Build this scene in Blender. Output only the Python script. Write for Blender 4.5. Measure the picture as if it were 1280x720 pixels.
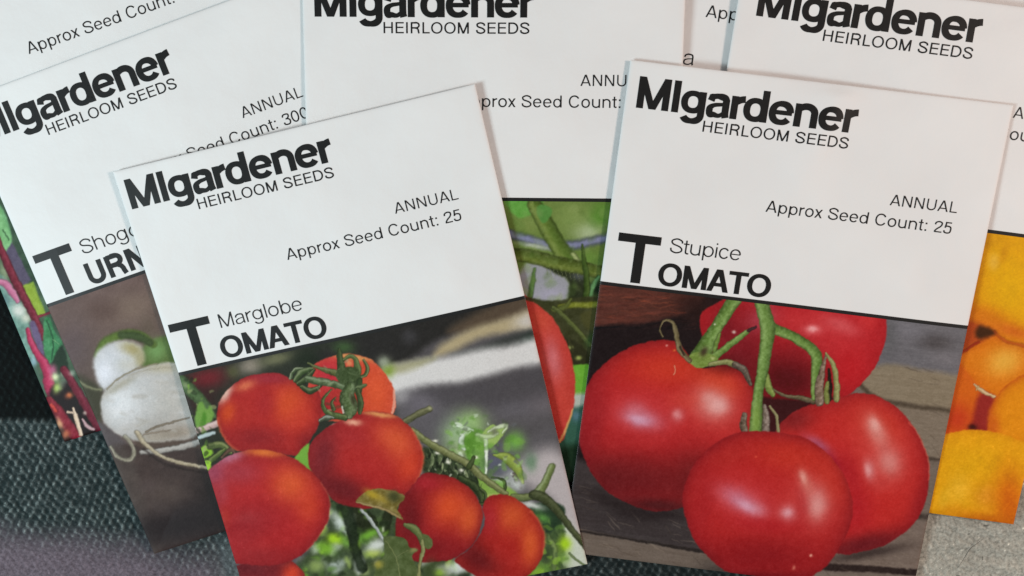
import bpy, bmesh, math
import numpy as np
from mathutils import Matrix, Vector

# ------------------------------------------------------------------ clearing, camera, light
sc = bpy.context.scene
for o in list(bpy.data.objects):
    bpy.data.objects.remove(o)
C = sc.collection
MM = 0.001

cam = bpy.data.cameras.new("camera")
cam.sensor_width = 36.0
cam.lens = 1101.09 / 1280.0 * 36.0
cam.clip_start = 0.005
cam.clip_end = 20.0
camo = bpy.data.objects.new("camera", cam)
C.objects.link(camo)
rot = Matrix(((0.99950203, 0.0, 0.03155448), (-0.00505716, 0.9870736, 0.16018779), (-0.03114659, -0.1602676, 0.98658207)))
camo.matrix_world = Matrix.Translation(Vector((6.4204, 32.5935, 200.7403)) * MM) @ rot.to_4x4()
sc.camera = camo

w = bpy.data.worlds.new("World")
sc.world = w
w.use_nodes = True
w.node_tree.nodes["Background"].inputs[0].default_value = (0.97, 0.99, 1.0, 1)
w.node_tree.nodes["Background"].inputs[1].default_value = 0.235


def area(name, loc, target, size, power, col):
    l = bpy.data.lights.new(name, 'AREA')
    l.shape = 'SQUARE'
    l.size = size
    l.energy = power
    l.color = col
    o = bpy.data.objects.new(name, l)
    C.objects.link(o)
    o.location = loc
    o.rotation_euler = (Vector(target) - Vector(loc)).to_track_quat('-Z', 'Y').to_euler()
    return o


area("window_light", (-0.37, -0.105, 0.32), (-0.05, 0, 0), 0.14, 1.72, (0.77, 0.95, 1.0))
area("room_lamp", (0.50, 0.09, 0.40), (0.06, 0, 0), 0.10, 2.12, (1.0, 0.77, 0.66))

sc.view_settings.view_transform = 'Standard'
sc.view_settings.look = 'None'
sc.view_settings.gamma = 1
sc.view_settings.exposure = 0.06

# ------------------------------------------------------------------ numeric helpers
_rng = np.random.RandomState(7)
_TAB = _rng.rand(256, 256)


def vnoise(x, y, off=0):
    xi = np.floor(x).astype(int)
    yi = np.floor(y).astype(int)
    fx = x - xi
    fy = y - yi
    fx = fx * fx * (3 - 2 * fx)
    fy = fy * fy * (3 - 2 * fy)
    a, b = off * 37, off * 91
    g = lambda i, j: _TAB[(i + a) % 256, (j + b) % 256]
    return (g(xi, yi) * (1 - fx) + g(xi + 1, yi) * fx) * (1 - fy) + (g(xi, yi + 1) * (1 - fx) + g(xi + 1, yi + 1) * fx) * fy


def fbm(x, y, octs=4, off=0):
    s = 0
    a = 0.5
    t = 0
    for k in range(octs):
        s = s + a * vnoise(x * 2 ** k, y * 2 ** k, off + k)
        t += a
        a *= 0.55
    return s / t


def sstep(t):
    t = np.clip(t, 0, 1)
    return t * t * (3 - 2 * t)


def lin(c):
    c = np.clip(np.asarray(c, float) / 255.0, 0, 1)
    return np.where(c <= 0.04045, c / 12.92, ((c + 0.055) / 1.055) ** 2.4)


def spline(pts, closed=False, n=6):
    p = np.array(pts, float)
    m = len(p)
    out = []
    rngn = m if closed else m - 1
    for i in range(rngn):
        if closed:
            p0, p1, p2, p3 = p[(i - 1) % m], p[i], p[(i + 1) % m], p[(i + 2) % m]
        else:
            p0, p1, p2, p3 = p[max(i - 1, 0)], p[i], p[i + 1], p[min(i + 2, m - 1)]
        for k in range(n):
            t = k / n
            out.append(0.5 * (2 * p1 + (p2 - p0) * t + (2 * p0 - 5 * p1 + 4 * p2 - p3) * t * t + (3 * p1 - p0 - 3 * p2 + p3) * t ** 3))
    if not closed:
        out.append(p[-1])
    return np.array(out)


class Print:
    """A printed picture: colour worked out at every point of the sheet, in the print's own coordinates."""

    def __init__(self, X, Y, base):
        wx = (fbm(X / 17, Y / 17, 3, 40) - .5) * 1.7 + (fbm(X / 4.5, Y / 4.5, 2, 43) - .5) * 1.7
        wy = (fbm(X / 17, Y / 17, 3, 46) - .5) * 1.7 + (fbm(X / 4.5, Y / 4.5, 2, 49) - .5) * 1.7
        self.X, self.Y = X + wx, Y + wy
        self.c = np.zeros((len(X), 3)) + np.array(base, float)

    def scatter(self, region, n, size, cols, seed, soft=1.0, alpha=.8, long=1.8, rot=None):
        """many small irregular flecks (leaf edges, glints, shadow gaps) inside a region"""
        r = np.random.RandomState(seed)
        pl = np.array(region, float)
        a, b = pl.min(0), pl.max(0)
        k = 0
        while k < n:
            p = a + r.rand(2) * (b - a)
            ins = False
            for (ax, ay), (bx, by) in zip(pl, np.roll(pl, -1, 0)):
                if (ay > p[1]) != (by > p[1]) and p[0] < ax + (p[1] - ay) * (bx - ax) / (by - ay):
                    ins = not ins
            if not ins:
                continue
            k += 1
            L = size[0] + r.rand() ** 1.6 * (size[1] - size[0])
            th = (rot if rot is not None else 0) + r.rand() * (math.pi * 2 if rot is None else .9)
            c, sn = math.cos(th), math.sin(th)
            pts = []
            for q in range(6):
                t = q / 6 * 2 * math.pi
                rr = .6 + .7 * r.rand()
                u, v = math.cos(t) * L * long / 2 * rr, math.sin(t) * L / 2 * rr
                pts.append((p[0] + u * c - v * sn, p[1] + u * sn + v * c))
            self.poly(pts, cols[r.randint(len(cols))], soft, True, alpha * (.5 + .5 * r.rand()))

    def finish(self, grain=4.0, contrast=1.03):
        n = (fbm(self.X / 1.5, self.Y / 1.5, 2, 31) - .5) + .8 * (fbm(self.X / 5, self.Y / 5, 3, 33) - .5)
        self.c += n[:, None] * 2 * grain
        self.c = 255 * np.clip(self.c / 255, 0, 1) ** contrast * 1.02

    def box(self, pts, pad):
        a = pts.min(0) - pad
        b = pts.max(0) + pad
        return np.nonzero((self.X > a[0]) & (self.X < b[0]) & (self.Y > a[1]) & (self.Y < b[1]))[0]

    def mix(self, idx, m, col):
        self.c[idx] += (np.asarray(col, float) - self.c[idx]) * m[:, None]

    def sdf(self, pl, pad):
        idx = self.box(pl, pad)
        x, y = self.X[idx], self.Y[idx]
        d2 = np.full(len(idx), 1e9)
        ins = np.zeros(len(idx), bool)
        q = np.roll(pl, -1, 0)
        for (ax, ay), (bx, by) in zip(pl, q):
            ex, ey = bx - ax, by - ay
            L = ex * ex + ey * ey + 1e-9
            t = np.clip(((x - ax) * ex + (y - ay) * ey) / L, 0, 1)
            d2 = np.minimum(d2, (x - ax - ex * t) ** 2 + (y - ay - ey * t) ** 2)
            c = (ay > y) != (by > y)
            if c.any():
                ins ^= c & (x < ax + (y - ay) * ex / (ey if abs(ey) > 1e-9 else 1e-9))
        d = np.sqrt(d2)
        return idx, np.where(ins, -d, d)

    def poly(self, pts, col, soft=1.6, smooth=True, alpha=1.0, tex=0.0, tscale=4.0, edge=None, edgew=3.0):
        pl = spline(pts, True, 5) if smooth else np.array(pts, float)
        idx, d = self.sdf(pl, soft)
        m = sstep(0.5 - d / (2 * soft)) * alpha
        col = np.zeros((len(idx), 3)) + np.array(col, float)
        if edge is not None:
            k = np.exp(-np.maximum(-d, 0) / edgew)[:, None]
            col = col + (np.array(edge, float) - col) * k
        if tex:
            col = col + (fbm(self.X[idx] / tscale, self.Y[idx] / tscale, 3, 3) - 0.5)[:, None] * tex
        self.mix(idx, m, col)

    def tomato(self, pts, base, edge, blobs, edgew=8.0, soft=1.3, ealpha=0.7, mott=10):
        pl = spline(pts, True, 5)
        idx, d = self.sdf(pl, soft + 1)
        m = sstep(0.5 - d / (2 * soft))
        x, y = self.X[idx], self.Y[idx]
        col = np.zeros((len(idx), 3)) + np.array(base, float)
        k = (np.exp(-np.maximum(-d, 0) / edgew) * ealpha)[:, None]
        col = col + (np.array(edge, float) - col) * k
        for b in blobs:
            g = self._g(x, y, *b[:5]) * b[6]
            col = col + (np.array(b[5], float) - col) * g[:, None]
        col = col + ((fbm(x / 9, y / 9, 3, 5) - 0.5) * mott * 1.4)[:, None] * np.array([1, 0.7, 0.6])
        col = col + ((fbm(x / 2.2, y / 2.2, 2, 15) - 0.5) * mott)[:, None]
        pore = vnoise(x / 2.6, y / 2.6, 17)
        col = col + (np.clip(pore - .93, 0, 1) * mott * 26)[:, None] * np.array([1, .75, .6])
        self.mix(idx, m, col)

    @staticmethod
    def _g(x, y, cx, cy, rx, ry, r):
        a = math.radians(r)
        dx, dy = x - cx, y - cy
        p = (dx * math.cos(a) + dy * math.sin(a)) / rx
        q = (-dx * math.sin(a) + dy * math.cos(a)) / ry
        return np.exp(-(p * p + q * q) ** 1.15)

    def blob(self, cx, cy, rx, ry, r, col, alpha=1.0):
        R = 2.6 * max(rx, ry)
        idx = np.nonzero((abs(self.X - cx) < R) & (abs(self.Y - cy) < R))[0]
        self.mix(idx, self._g(self.X[idx], self.Y[idx], cx, cy, rx, ry, r) * alpha, col)

    def stroke(self, pts, wid, col, soft=1.0, alpha=1.0, shade=0.35, light=None, lside=-1, tex=8):
        p = np.array(pts, float)
        wid = np.array(wid if hasattr(wid, '__len__') else [wid] * len(p), float)
        pl = spline(np.column_stack([p, wid]), False, 6)
        q = pl[:, :2]
        mw = wid.max() / 2 + soft + 1
        idx = self.box(q, mw)
        x, y = self.X[idx], self.Y[idx]
        best = np.full(len(idx), 1e9)
        W = np.ones(len(idx))
        S = np.zeros(len(idx))
        for i in range(len(q) - 1):
            ax, ay = q[i]
            ex, ey = q[i + 1] - q[i]
            L = ex * ex + ey * ey + 1e-9
            t = np.clip(((x - ax) * ex + (y - ay) * ey) / L, 0, 1)
            px, py = x - ax - ex * t, y - ay - ey * t
            d = np.sqrt(px * px + py * py)
            u = d < best
            best = np.where(u, d, best)
            W = np.where(u, (pl[i, 2] * (1 - t) + pl[i + 1, 2] * t) / 2, W)
            S = np.where(u, np.sign(ex * py - ey * px) * d, S)
        m = sstep(0.5 - (best - W) / (2 * soft)) * alpha
        s = np.clip(S / np.maximum(W, .3), -1, 1)
        cc = np.zeros((len(idx), 3)) + np.array(col, float)
        cc = cc * (1 - shade * np.abs(s)[:, None] ** 2)
        if light is not None:
            g = np.exp(-((s - lside * 0.45) / 0.4) ** 2)[:, None] * 0.5
            cc = cc + (np.array(light, float) - cc) * g
        cc = cc + ((fbm(x / 3, y / 3, 2, 9) - 0.5) * tex * 1.7)[:, None]
        self.mix(idx, m, cc)

    def tex(self, amp, sx, sy=None, rot=0, octs=3, off=0, mask=None):
        a = math.radians(rot)
        p = (self.X * math.cos(a) + self.Y * math.sin(a)) / sx
        q = (-self.X * math.sin(a) + self.Y * math.cos(a)) / (sy or sx)
        n = (fbm(p, q, octs, off) - 0.5) * 2
        if mask is not None:
            n = n * mask
        self.c += n[:, None] * np.array(amp, float)


# ------------------------------------------------------------------ materials
def mat_base(name):
    m = bpy.data.materials.new(name)
    m.use_nodes = True
    return m, m.node_tree.nodes, m.node_tree.links, m.node_tree.nodes["Principled BSDF"]


def paper_material():
    m, N, L, b = mat_base("paper")
    tc = N.new("ShaderNodeTexCoord")
    n1 = N.new("ShaderNodeTexNoise")
    n1.inputs['Scale'].default_value = 1100
    n1.inputs['Detail'].default_value = 4
    n2 = N.new("ShaderNodeTexNoise")
    n2.inputs['Scale'].default_value = 45
    n2.inputs['Detail'].default_value = 3
    L.new(tc.outputs['Object'], n1.inputs['Vector'])
    L.new(tc.outputs['Object'], n2.inputs['Vector'])
    r = N.new("ShaderNodeValToRGB")
    r.color_ramp.elements[0].position = 0.3
    r.color_ramp.elements[0].color = (0.755, 0.75, 0.745, 1)
    r.color_ramp.elements[1].position = 0.7
    r.color_ramp.elements[1].color = (0.80, 0.80, 0.795, 1)
    L.new(n2.outputs['Fac'], r.inputs['Fac'])
    L.new(r.outputs['Color'], b.inputs['Base Color'])
    bp = N.new("ShaderNodeBump")
    bp.inputs['Strength'].default_value = 0.35
    bp.inputs['Distance'].default_value = 0.00012
    L.new(n1.outputs['Fac'], bp.inputs['Height'])
    bp2 = N.new("ShaderNodeBump")
    bp2.inputs['Strength'].default_value = 0.9
    bp2.inputs['Distance'].default_value = 0.0011
    L.new(n2.outputs['Fac'], bp2.inputs['Height'])
    L.new(bp.outputs['Normal'], bp2.inputs['Normal'])
    L.new(bp2.outputs['Normal'], b.inputs['Normal'])
    b.inputs['Roughness'].default_value = 0.6
    b.inputs['Specular IOR Level'].default_value = 0.25
    return m


def print_material():
    m, N, L, b = mat_base("printed_ink")
    a = N.new("ShaderNodeVertexColor")
    a.layer_name = "ink"
    tc = N.new("ShaderNodeTexCoord")
    n1 = N.new("ShaderNodeTexNoise")
    n1.inputs['Scale'].default_value = 2600
    n1.inputs['Detail'].default_value = 2
    L.new(tc.outputs['Object'], n1.inputs['Vector'])
    mr = N.new("ShaderNodeMapRange")
    mr.inputs['From Min'].default_value = 0.25
    mr.inputs['From Max'].default_value = 0.75
    mr.inputs['To Min'].default_value = 0.93
    mr.inputs['To Max'].default_value = 1.06
    L.new(n1.outputs['Fac'], mr.inputs['Value'])
    mx = N.new("ShaderNodeVectorMath")
    mx.operation = 'MULTIPLY'
    L.new(a.outputs['Color'], mx.inputs[0])
    L.new(mr.outputs['Result'], mx.inputs[1])
    L.new(mx.outputs['Vector'], b.inputs['Base Color'])
    bp = N.new("ShaderNodeBump")
    bp.inputs['Strength'].default_value = 0.2
    bp.inputs['Distance'].default_value = 0.0001
    L.new(n1.outputs['Fac'], bp.inputs['Height'])
    L.new(bp.outputs['Normal'], b.inputs['Normal'])
    b.inputs['Roughness'].default_value = 0.55
    b.inputs['Specular IOR Level'].default_value = 0.12
    return m


def ink_material(name, v, rough=0.5):
    m, N, L, b = mat_base(name)
    tc = N.new("ShaderNodeTexCoord")
    n = N.new("ShaderNodeTexNoise")
    n.inputs['Scale'].default_value = 1500
    L.new(tc.outputs['Object'], n.inputs['Vector'])
    r = N.new("ShaderNodeValToRGB")
    r.color_ramp.elements[0].color = (v * 0.7, v * 0.7, v * 0.7, 1)
    r.color_ramp.elements[1].color = (v * 1.3, v * 1.3, v * 1.28, 1)
    L.new(n.outputs['Fac'], r.inputs['Fac'])
    L.new(r.outputs['Color'], b.inputs['Base Color'])
    b.inputs['Roughness'].default_value = rough
    b.inputs['Specular IOR Level'].default_value = 0.2
    return m


def cloth_material(name, noise_scale, bump, spec):
    m, N, L, b = mat_base(name)
    a = N.new("ShaderNodeVertexColor")
    a.layer_name = "yarn"
    tc = N.new("ShaderNodeTexCoord")
    n1 = N.new("ShaderNodeTexNoise")
    n1.inputs['Scale'].default_value = noise_scale
    n1.inputs['Detail'].default_value = 5
    n1.inputs['Roughness'].default_value = 0.7
    L.new(tc.outputs['Object'], n1.inputs['Vector'])
    mr = N.new("ShaderNodeMapRange")
    mr.inputs['From Min'].default_value = 0.3
    mr.inputs['From Max'].default_value = 0.7
    mr.inputs['To Min'].default_value = 0.55
    mr.inputs['To Max'].default_value = 1.45
    L.new(n1.outputs['Fac'], mr.inputs['Value'])
    mx = N.new("ShaderNodeVectorMath")
    mx.operation = 'MULTIPLY'
    L.new(a.outputs['Color'], mx.inputs[0])
    L.new(mr.outputs['Result'], mx.inputs[1])
    L.new(mx.outputs['Vector'], b.inputs['Base Color'])
    bp = N.new("ShaderNodeBump")
    bp.inputs['Strength'].default_value = bump
    bp.inputs['Distance'].default_value = 0.0003
    L.new(n1.outputs['Fac'], bp.inputs['Height'])
    L.new(bp.outputs['Normal'], b.inputs['Normal'])
    b.inputs['Roughness'].default_value = 0.95
    b.inputs['Specular IOR Level'].default_value = spec
    return m


PAPER = paper_material()
INKPIC = print_material()
BLACK = ink_material("black_ink", 0.009)
RULE = ink_material("rule_ink", 0.012)
CLOTH = cloth_material("grey_knit", 1400, 0.6, 0.15)
HAIR = ink_material("hair", 0.03)


# ------------------------------------------------------------------ mesh helpers
def mesh_object(name, verts, faces, mat, parent=None, smooth=True):
    me = bpy.data.meshes.new(name)
    me.from_pydata(verts, [], faces)
    me.update()
    if smooth:
        me.polygons.foreach_set("use_smooth", np.ones(len(me.polygons), bool))
    me.materials.append(mat)
    o = bpy.data.objects.new(name, me)
    C.objects.link(o)
    o.parent = parent
    return o


def grid_object(name, V, nu, nv, mat, parent=None, colors=None, layer="ink"):
    """V: (nv*nu, 3) points row by row, rows going down."""
    me = bpy.data.meshes.new(name)
    i = np.arange(nv - 1)[:, None] * nu + np.arange(nu - 1)[None, :]
    F = np.stack([i + nu, i + nu + 1, i + 1, i], -1).reshape(-1, 4)
    me.vertices.add(len(V))
    me.vertices.foreach_set("co", np.ascontiguousarray(V, np.float32).ravel())
    me.loops.add(F.size)
    me.loops.foreach_set("vertex_index", F.ravel().astype(np.int32))
    me.polygons.add(len(F))
    me.polygons.foreach_set("loop_start", np.arange(0, F.size, 4, dtype=np.int32))
    me.polygons.foreach_set("use_smooth", np.ones(len(F), bool))
    me.update(calc_edges=True)
    if colors is not None:
        at = me.color_attributes.new(layer, 'FLOAT_COLOR', 'POINT')
        at.data.foreach_set("color", np.column_stack([colors, np.ones(len(colors))]).astype(np.float32).ravel())
    me.materials.append(mat)
    o = bpy.data.objects.new(name, me)
    C.objects.link(o)
    o.parent = parent
    return o


# ------------------------------------------------------------------ the cloth the packets lie on
def cloth_base(x, y):
    wy = sstep((-44 - y) / 16)
    z = np.interp(x, [-200, -60, -40, -20, 35, 70, 110, 200], [0, .05, .3, 1.3, 3.2, 2.9, 1.9, 1.9])
    return z * wy + 1.35


def knit(x, y):
    wx = x + (fbm(x / 7, y / 7, 3, 1) - .5) * 1.9
    wy = y + (fbm(x / 7, y / 7, 3, 2) - .5) * 1.9
    a = math.radians(-57)
    q = (wx * math.cos(a) + wy * math.sin(a)) / 2.05
    p = (-wx * math.sin(a) + wy * math.cos(a)) / 1.75
    row = np.floor(p + .5)
    q = q + row * 0.5
    rib = 0.5 + 0.5 * np.cos(2 * np.pi * (p + 0.16 * np.sin(2 * np.pi * q)))
    knot = 0.5 + 0.5 * np.cos(2 * np.pi * q)
    return rib ** 0.8 * (0.45 + 0.55 * knot)


EDGE_Y = -31.6      # where the black part meets the grey knit


def build_cloth():
    xs = np.concatenate([np.arange(-450, -150, 6.0), np.arange(-150, 150.1, 0.3), np.arange(156, 450, 6.0)])
    ys = np.concatenate([np.arange(400, 4, -4.0), np.arange(4, -100, -0.3), np.arange(-106, -400, -6.0)])
    x, y = [g.ravel() for g in np.meshgrid(xs, ys)]
    k = knit(x, y)
    fa = math.radians(-38)
    fib = fbm((x * math.cos(fa) + y * math.sin(fa)) / 1.1, (-x * math.sin(fa) + y * math.cos(fa)) / .36, 3, 4)
    lump = fbm(x / 2.2, y / 2.2, 3, 14)
    big = fbm(x / 14, y / 14, 3, 6)
    pale_side = sstep((x - 62) / 30)                                       # paler cloth towards the right
    pale_spot = np.exp(-((x + 58) / 13) ** 4 - ((y + 71) / 9.5) ** 4) * 0.8   # paler spot at lower left
    haze = sstep((-56 - y - (x + 100) * .13 + (big - .5) * 7) / 14) * sstep((-62 - x) / 16)  # mauve haze of a finger near the lens, painted into the cloth colour
    black = sstep((y - EDGE_Y + (big - .5) * 1.6 + (fib - .5) * .8) / 1.6 + .5)   # black above the edge line
    flat = np.clip(pale_side * .85 + pale_spot * .75 + haze * .95, 0, 1)
    fl = (.05 + .95 * np.clip(k, 0, 1) ** 1.7) * (0.22 + 2.4 * np.clip(fib - .38, 0, 1)) * (.35 + 1.2 * lump)
    dark = np.array([0.008, 0.016, 0.017])
    light = np.array([0.20, 0.24, 0.235])
    col = dark + (light - dark) * np.clip(fl, 0, 1.3)[:, None]
    mid = sstep((x + 30) / 20) * (1 - pale_side)
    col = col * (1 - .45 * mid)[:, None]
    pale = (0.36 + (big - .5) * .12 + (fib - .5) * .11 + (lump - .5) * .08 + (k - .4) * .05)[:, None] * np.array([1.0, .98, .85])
    specks = (vnoise(x / .5, y / .5, 11) > .955)
    pits = (vnoise(x / .7, y / .7, 12) > .972)
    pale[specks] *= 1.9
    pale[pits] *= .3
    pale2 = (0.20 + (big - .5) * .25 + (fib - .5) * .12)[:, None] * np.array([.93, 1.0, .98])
    haze_tint = (0.115 + (fib - .5) * .04 + (k - .4) * .03)[:, None] * np.array([1.12, .88, 1.06])
    col = col + (haze_tint - col) * (haze * .95)[:, None]
    col = col + (pale2 - col) * np.clip(pale_spot, 0, 1)[:, None]
    col = col + (pale - col) * pale_side[:, None]
    blk = (0.0025 + .012 * np.clip(fl, 0, 1))[:, None] * np.array([.6, 1.05, 1.05])
    col = col + (blk - col) * black[:, None]
    amp = 0.24 * (1 - flat)
    waves = pale_side * .22 * np.sin(2 * np.pi * (y + .05 * x + (big - .5) * 3) / 4.4)
    z = cloth_base(x, y) + amp * (k - .5) + (fib - .5) * .34 + (lump - .5) * .34 * (1 - flat) + waves - .45 - .5 * black
    z = np.where(y > 4, .6, z)
    V = np.column_stack([x, y, z]) * MM
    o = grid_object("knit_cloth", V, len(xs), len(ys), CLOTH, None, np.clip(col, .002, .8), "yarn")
    o['kind'] = 'structure'
    o['label'] = 'dark grey knitted cloth under the packets, black above, pale at the right'
    o['category'] = 'cloth'


build_cloth()

# ------------------------------------------------------------------ seed packets
PW, PH, HD = 82.5, 113.80, 47.71       # packet width, height, height of the white header (mm)

SHEETS = {
    'marglobe': dict(pos=(-35.165, -19.044, 5.25), rot=(0.0045, -0.0116, 0.2241), shift=(-1.52, -0.02), hom=(5.18807, 1.76993, 146.214, -1.35835, 5.65838, 213.468, -0.000394897, 0.000780055, 1)),
    'stupice': dict(pos=(59.913, -11.040, 5.20), rot=(0.0009, -0.0005, -0.1224), shift=(0.16, 0.81), hom=(5.72974, -0.12701, 788.262, 0.67807, 6.00617, 74.6636, -6.44805e-05, 0.000864558, 1)),
    'turnip': dict(pos=(-66.248, 2.192, 3.30), rot=(0.0012, -0.0003, 0.3274), shift=(-0.91, 1.11), hom=(5.01049, 2.28496, -51.8327, -1.92146, 5.47833, 126.565, -0.000414052, 0.000723541, 1)),
    'centre': dict(pos=(-4.456, 11.718, 4.15), rot=(-0.0014, -0.0005, -0.0136), shift=(0.30, -0.12), hom=(5.69767, 0.487415, 376.713, 0.0214734, 6.02927, -32.9206, -0.000157313, 0.000839008, 1)),
    'orange': dict(pos=(82.938, 6.883, 4.00), rot=(-0.0046, -0.0044, -0.1330), shift=(1.97, -0.43), hom=(5.77565, -0.209358, 928.715, 0.745824, 6.05803, -36.0218, -7.68716e-05, 0.000845553, 1)),
    'chard': dict(pos=(-85.603, 29.667, 2.00), rot=(0.0001, -0.0003, 0.3126), shift=(0, 0), hom=(5.11133, 2.23626, -167.675, -1.8644, 5.5791, -35.9973, -0.000408838, 0.000734221, 1)),
    'back': dict(pos=(46.090, 30.012, 2.40), rot=(0, 0, -0.1248), shift=(0, 0), hom=(5.83464, -0.14645, 709.325, 0.705328, 6.11222, -173.498, -6.11061e-05, 0.000875522, 1)),
    'corner': dict(pos=(112.5, 21.5, 1.60), rot=(0, 0, -0.15), shift=(0, 0), hom=(5.8, -0.12, 1110, 0.7, 6.0, -120, 0, 0.0009, 1)),
}


def surface(kind, u, v):
    """Height (mm) of the paper above the packet's plane at print position u right, v down."""
    s = {'marglobe': .4, 'stupice': 2.1, 'turnip': 3.7, 'centre': 5.2, 'orange': 1.3, 'chard': 4.4, 'back': 2.9, 'corner': .9}[kind]
    z = 0.50 * np.sin(u / 15.0 + s) * np.cos(v / 19.0 + 2 * s) + 0.10 * np.sin(u / 11.0 - v / 14.0 + 3 * s)
    e = np.minimum(np.minimum(u, PW - u), np.minimum(v, PH - v))
    z = z * sstep(e / 12.0 + .15)
    z = z - 0.22 * np.exp(-np.maximum(e, 0) / 0.28)
    if kind == 'stupice':          # soft bend running down from the top edge
        d = (u - 46.5) + (v - 2) * 0.28
        z = z + 0.85 * np.exp(-(np.sqrt((d + .6) ** 2 + 2.2 ** 2) - 2.2) / 5.0) * np.exp(-((v - 4) / 22.0) ** 2) * (1 - .5 * sstep((d + 2) / 9)) * sstep(v / 3)
    return z


def local(kind, u, v, lift=0.0):
    x = u - PW / 2
    if kind == 'marglobe':         # the left fold splays outward towards the top
        x = x - 1.1 * np.clip(1 - u / .8, 0, 1) * np.clip(1 - v / 48, 0, 1)
    return np.column_stack([x, 57 - v, surface(kind, u, v) + lift]) * MM


def edge_lines(L, step):
    near = np.array([0, .08, .18, .32, .5, .75, 1.1])
    inner = np.linspace(1.6, L - 1.6, int(L / step))
    return np.concatenate([near, inner, (L - near)[::-1]])


def make_envelope(kind, parent):
    us, vs = edge_lines(PW, .8), edge_lines(PH, .8)
    U, V = [g.ravel() for g in np.meshgrid(us, vs)]
    top = local(kind, U, V)
    bot = top.copy()
    bot[:, 2] -= 0.28 * MM
    e = np.minimum(np.minimum(U, PW - U), np.minimum(V, PH - V))
    bot[:, 2] += .12 * MM * np.exp(-np.maximum(e, 0) / .28)
    nu, nv = len(us), len(vs)
    n = nu * nv
    faces = []
    for j in range(nv - 1):
        for i in range(nu - 1):
            a = j * nu + i
            faces.append((a + nu, a + nu + 1, a + 1, a))
            faces.append((n + a, n + a + 1, n + a + nu + 1, n + a + nu))
    ring = [i for i in range(nu)] + [j * nu + nu - 1 for j in range(1, nv)] + [(nv - 1) * nu + i for i in range(nu - 2, -1, -1)] + [j * nu for j in range(nv - 2, 0, -1)]
    for a, b in zip(ring, ring[1:] + ring[:1]):
        faces.append((a, b, n + b, n + a))
    return mesh_object("envelope", np.vstack([top, bot]).tolist(), faces, PAPER, parent)


def make_picture(kind, parent, painter, step):
    v0 = HD + .6 + SHEETS[kind]['shift'][1]
    nu, nv = int(PW / step), int((PH - v0) / step)
    us = np.concatenate([[0, .08], np.linspace(.2, PW - .2, nu), [PW - .08, PW]])
    vs = np.concatenate([np.linspace(v0, PH - .2, nv), [PH - .08, PH]])
    U, V = [g.ravel() for g in np.meshgrid(us, vs)]
    h = SHEETS[kind]['hom']
    D = h[6] * U + h[7] * V + h[8]
    X = (h[0] * U + h[1] * V + h[2]) / D
    Y = (h[3] * U + h[4] * V + h[5]) / D
    P = painter(X, Y)
    c = lin(P.c) * 1.02
    c = np.maximum(c - 0.004, 0.003)
    return grid_object("picture", local(kind, U, V, 0.022), len(us), len(vs), INKPIC, parent, c, "ink")


def make_rule(kind, parent):
    v0 = HD + SHEETS[kind]['shift'][1]
    us = edge_lines(PW, 1.0)
    vs = np.array([v0, v0 + .4, v0 + .78])
    U, V = [g.ravel() for g in np.meshgrid(us, vs)]
    return grid_object("rule_line", local(kind, U, V, 0.032), len(us), 3, RULE, parent)


# Lettering is drawn glyph by glyph from pen strokes; cap height is 1, baseline 0, w is the pen width.
def g_arc(cx, cy, rx, ry, a0, a1, n=22, e=2.08):
    out = []
    for k in range(n + 1):
        a = math.radians(a0 + (a1 - a0) * k / n)
        c, s = math.cos(a), math.sin(a)
        out.append((cx + rx * math.copysign(abs(c) ** (2 / e), c), cy + ry * math.copysign(abs(s) ** (2 / e), s)))
    return out


def g_rect(x0, y0, x1, y1):
    return [[(x0, y0), (x1, y0), (x1, y1), (x0, y1)]]


def g_para(x0, y0, x1, y1, t):
    return [[(x0 - t / 2, y0), (x0 + t / 2, y0), (x1 + t / 2, y1), (x1 - t / 2, y1)]]


def g_pen(pts, w, closed=False):
    p = np.array(pts, float)
    keep = [0]
    for i in range(1, len(p)):
        if np.linalg.norm(p[i] - p[keep[-1]]) > 1e-4:
            keep.append(i)
    p = p[keep]
    if closed and np.linalg.norm(p[0] - p[-1]) < 1e-4:
        p = p[:-1]
    W = np.array(w, float) if hasattr(w, '__len__') else np.full(len(p), float(w))
    if len(W) != len(p):
        W = np.interp(np.linspace(0, 1, len(p)), np.linspace(0, 1, len(W)), W)
    n = len(p)
    L, R = [], []
    for i in range(n):
        a = p[(i - 1) % n] if (closed or i > 0) else p[i]
        b = p[(i + 1) % n] if (closed or i < n - 1) else p[i]
        d1, d2 = p[i] - a, b - p[i]
        if np.linalg.norm(d1) < 1e-9:
            d1 = d2
        if np.linalg.norm(d2) < 1e-9:
            d2 = d1
        d1, d2 = d1 / np.linalg.norm(d1), d2 / np.linalg.norm(d2)
        t = d1 + d2
        t = t / max(np.linalg.norm(t), 1e-6)
        nn = np.array([-t[1], t[0]])
        m = W[i] / 2 / max(.5, float(np.dot(nn, (-d1[1], d1[0]))))
        L.append(p[i] + nn * m)
        R.append(p[i] - nn * m)
    out = []
    for i in range(n if closed else n - 1):
        j = (i + 1) % n
        out.append([tuple(R[i]), tuple(R[j]), tuple(L[j]), tuple(L[i])])
    return out


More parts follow.
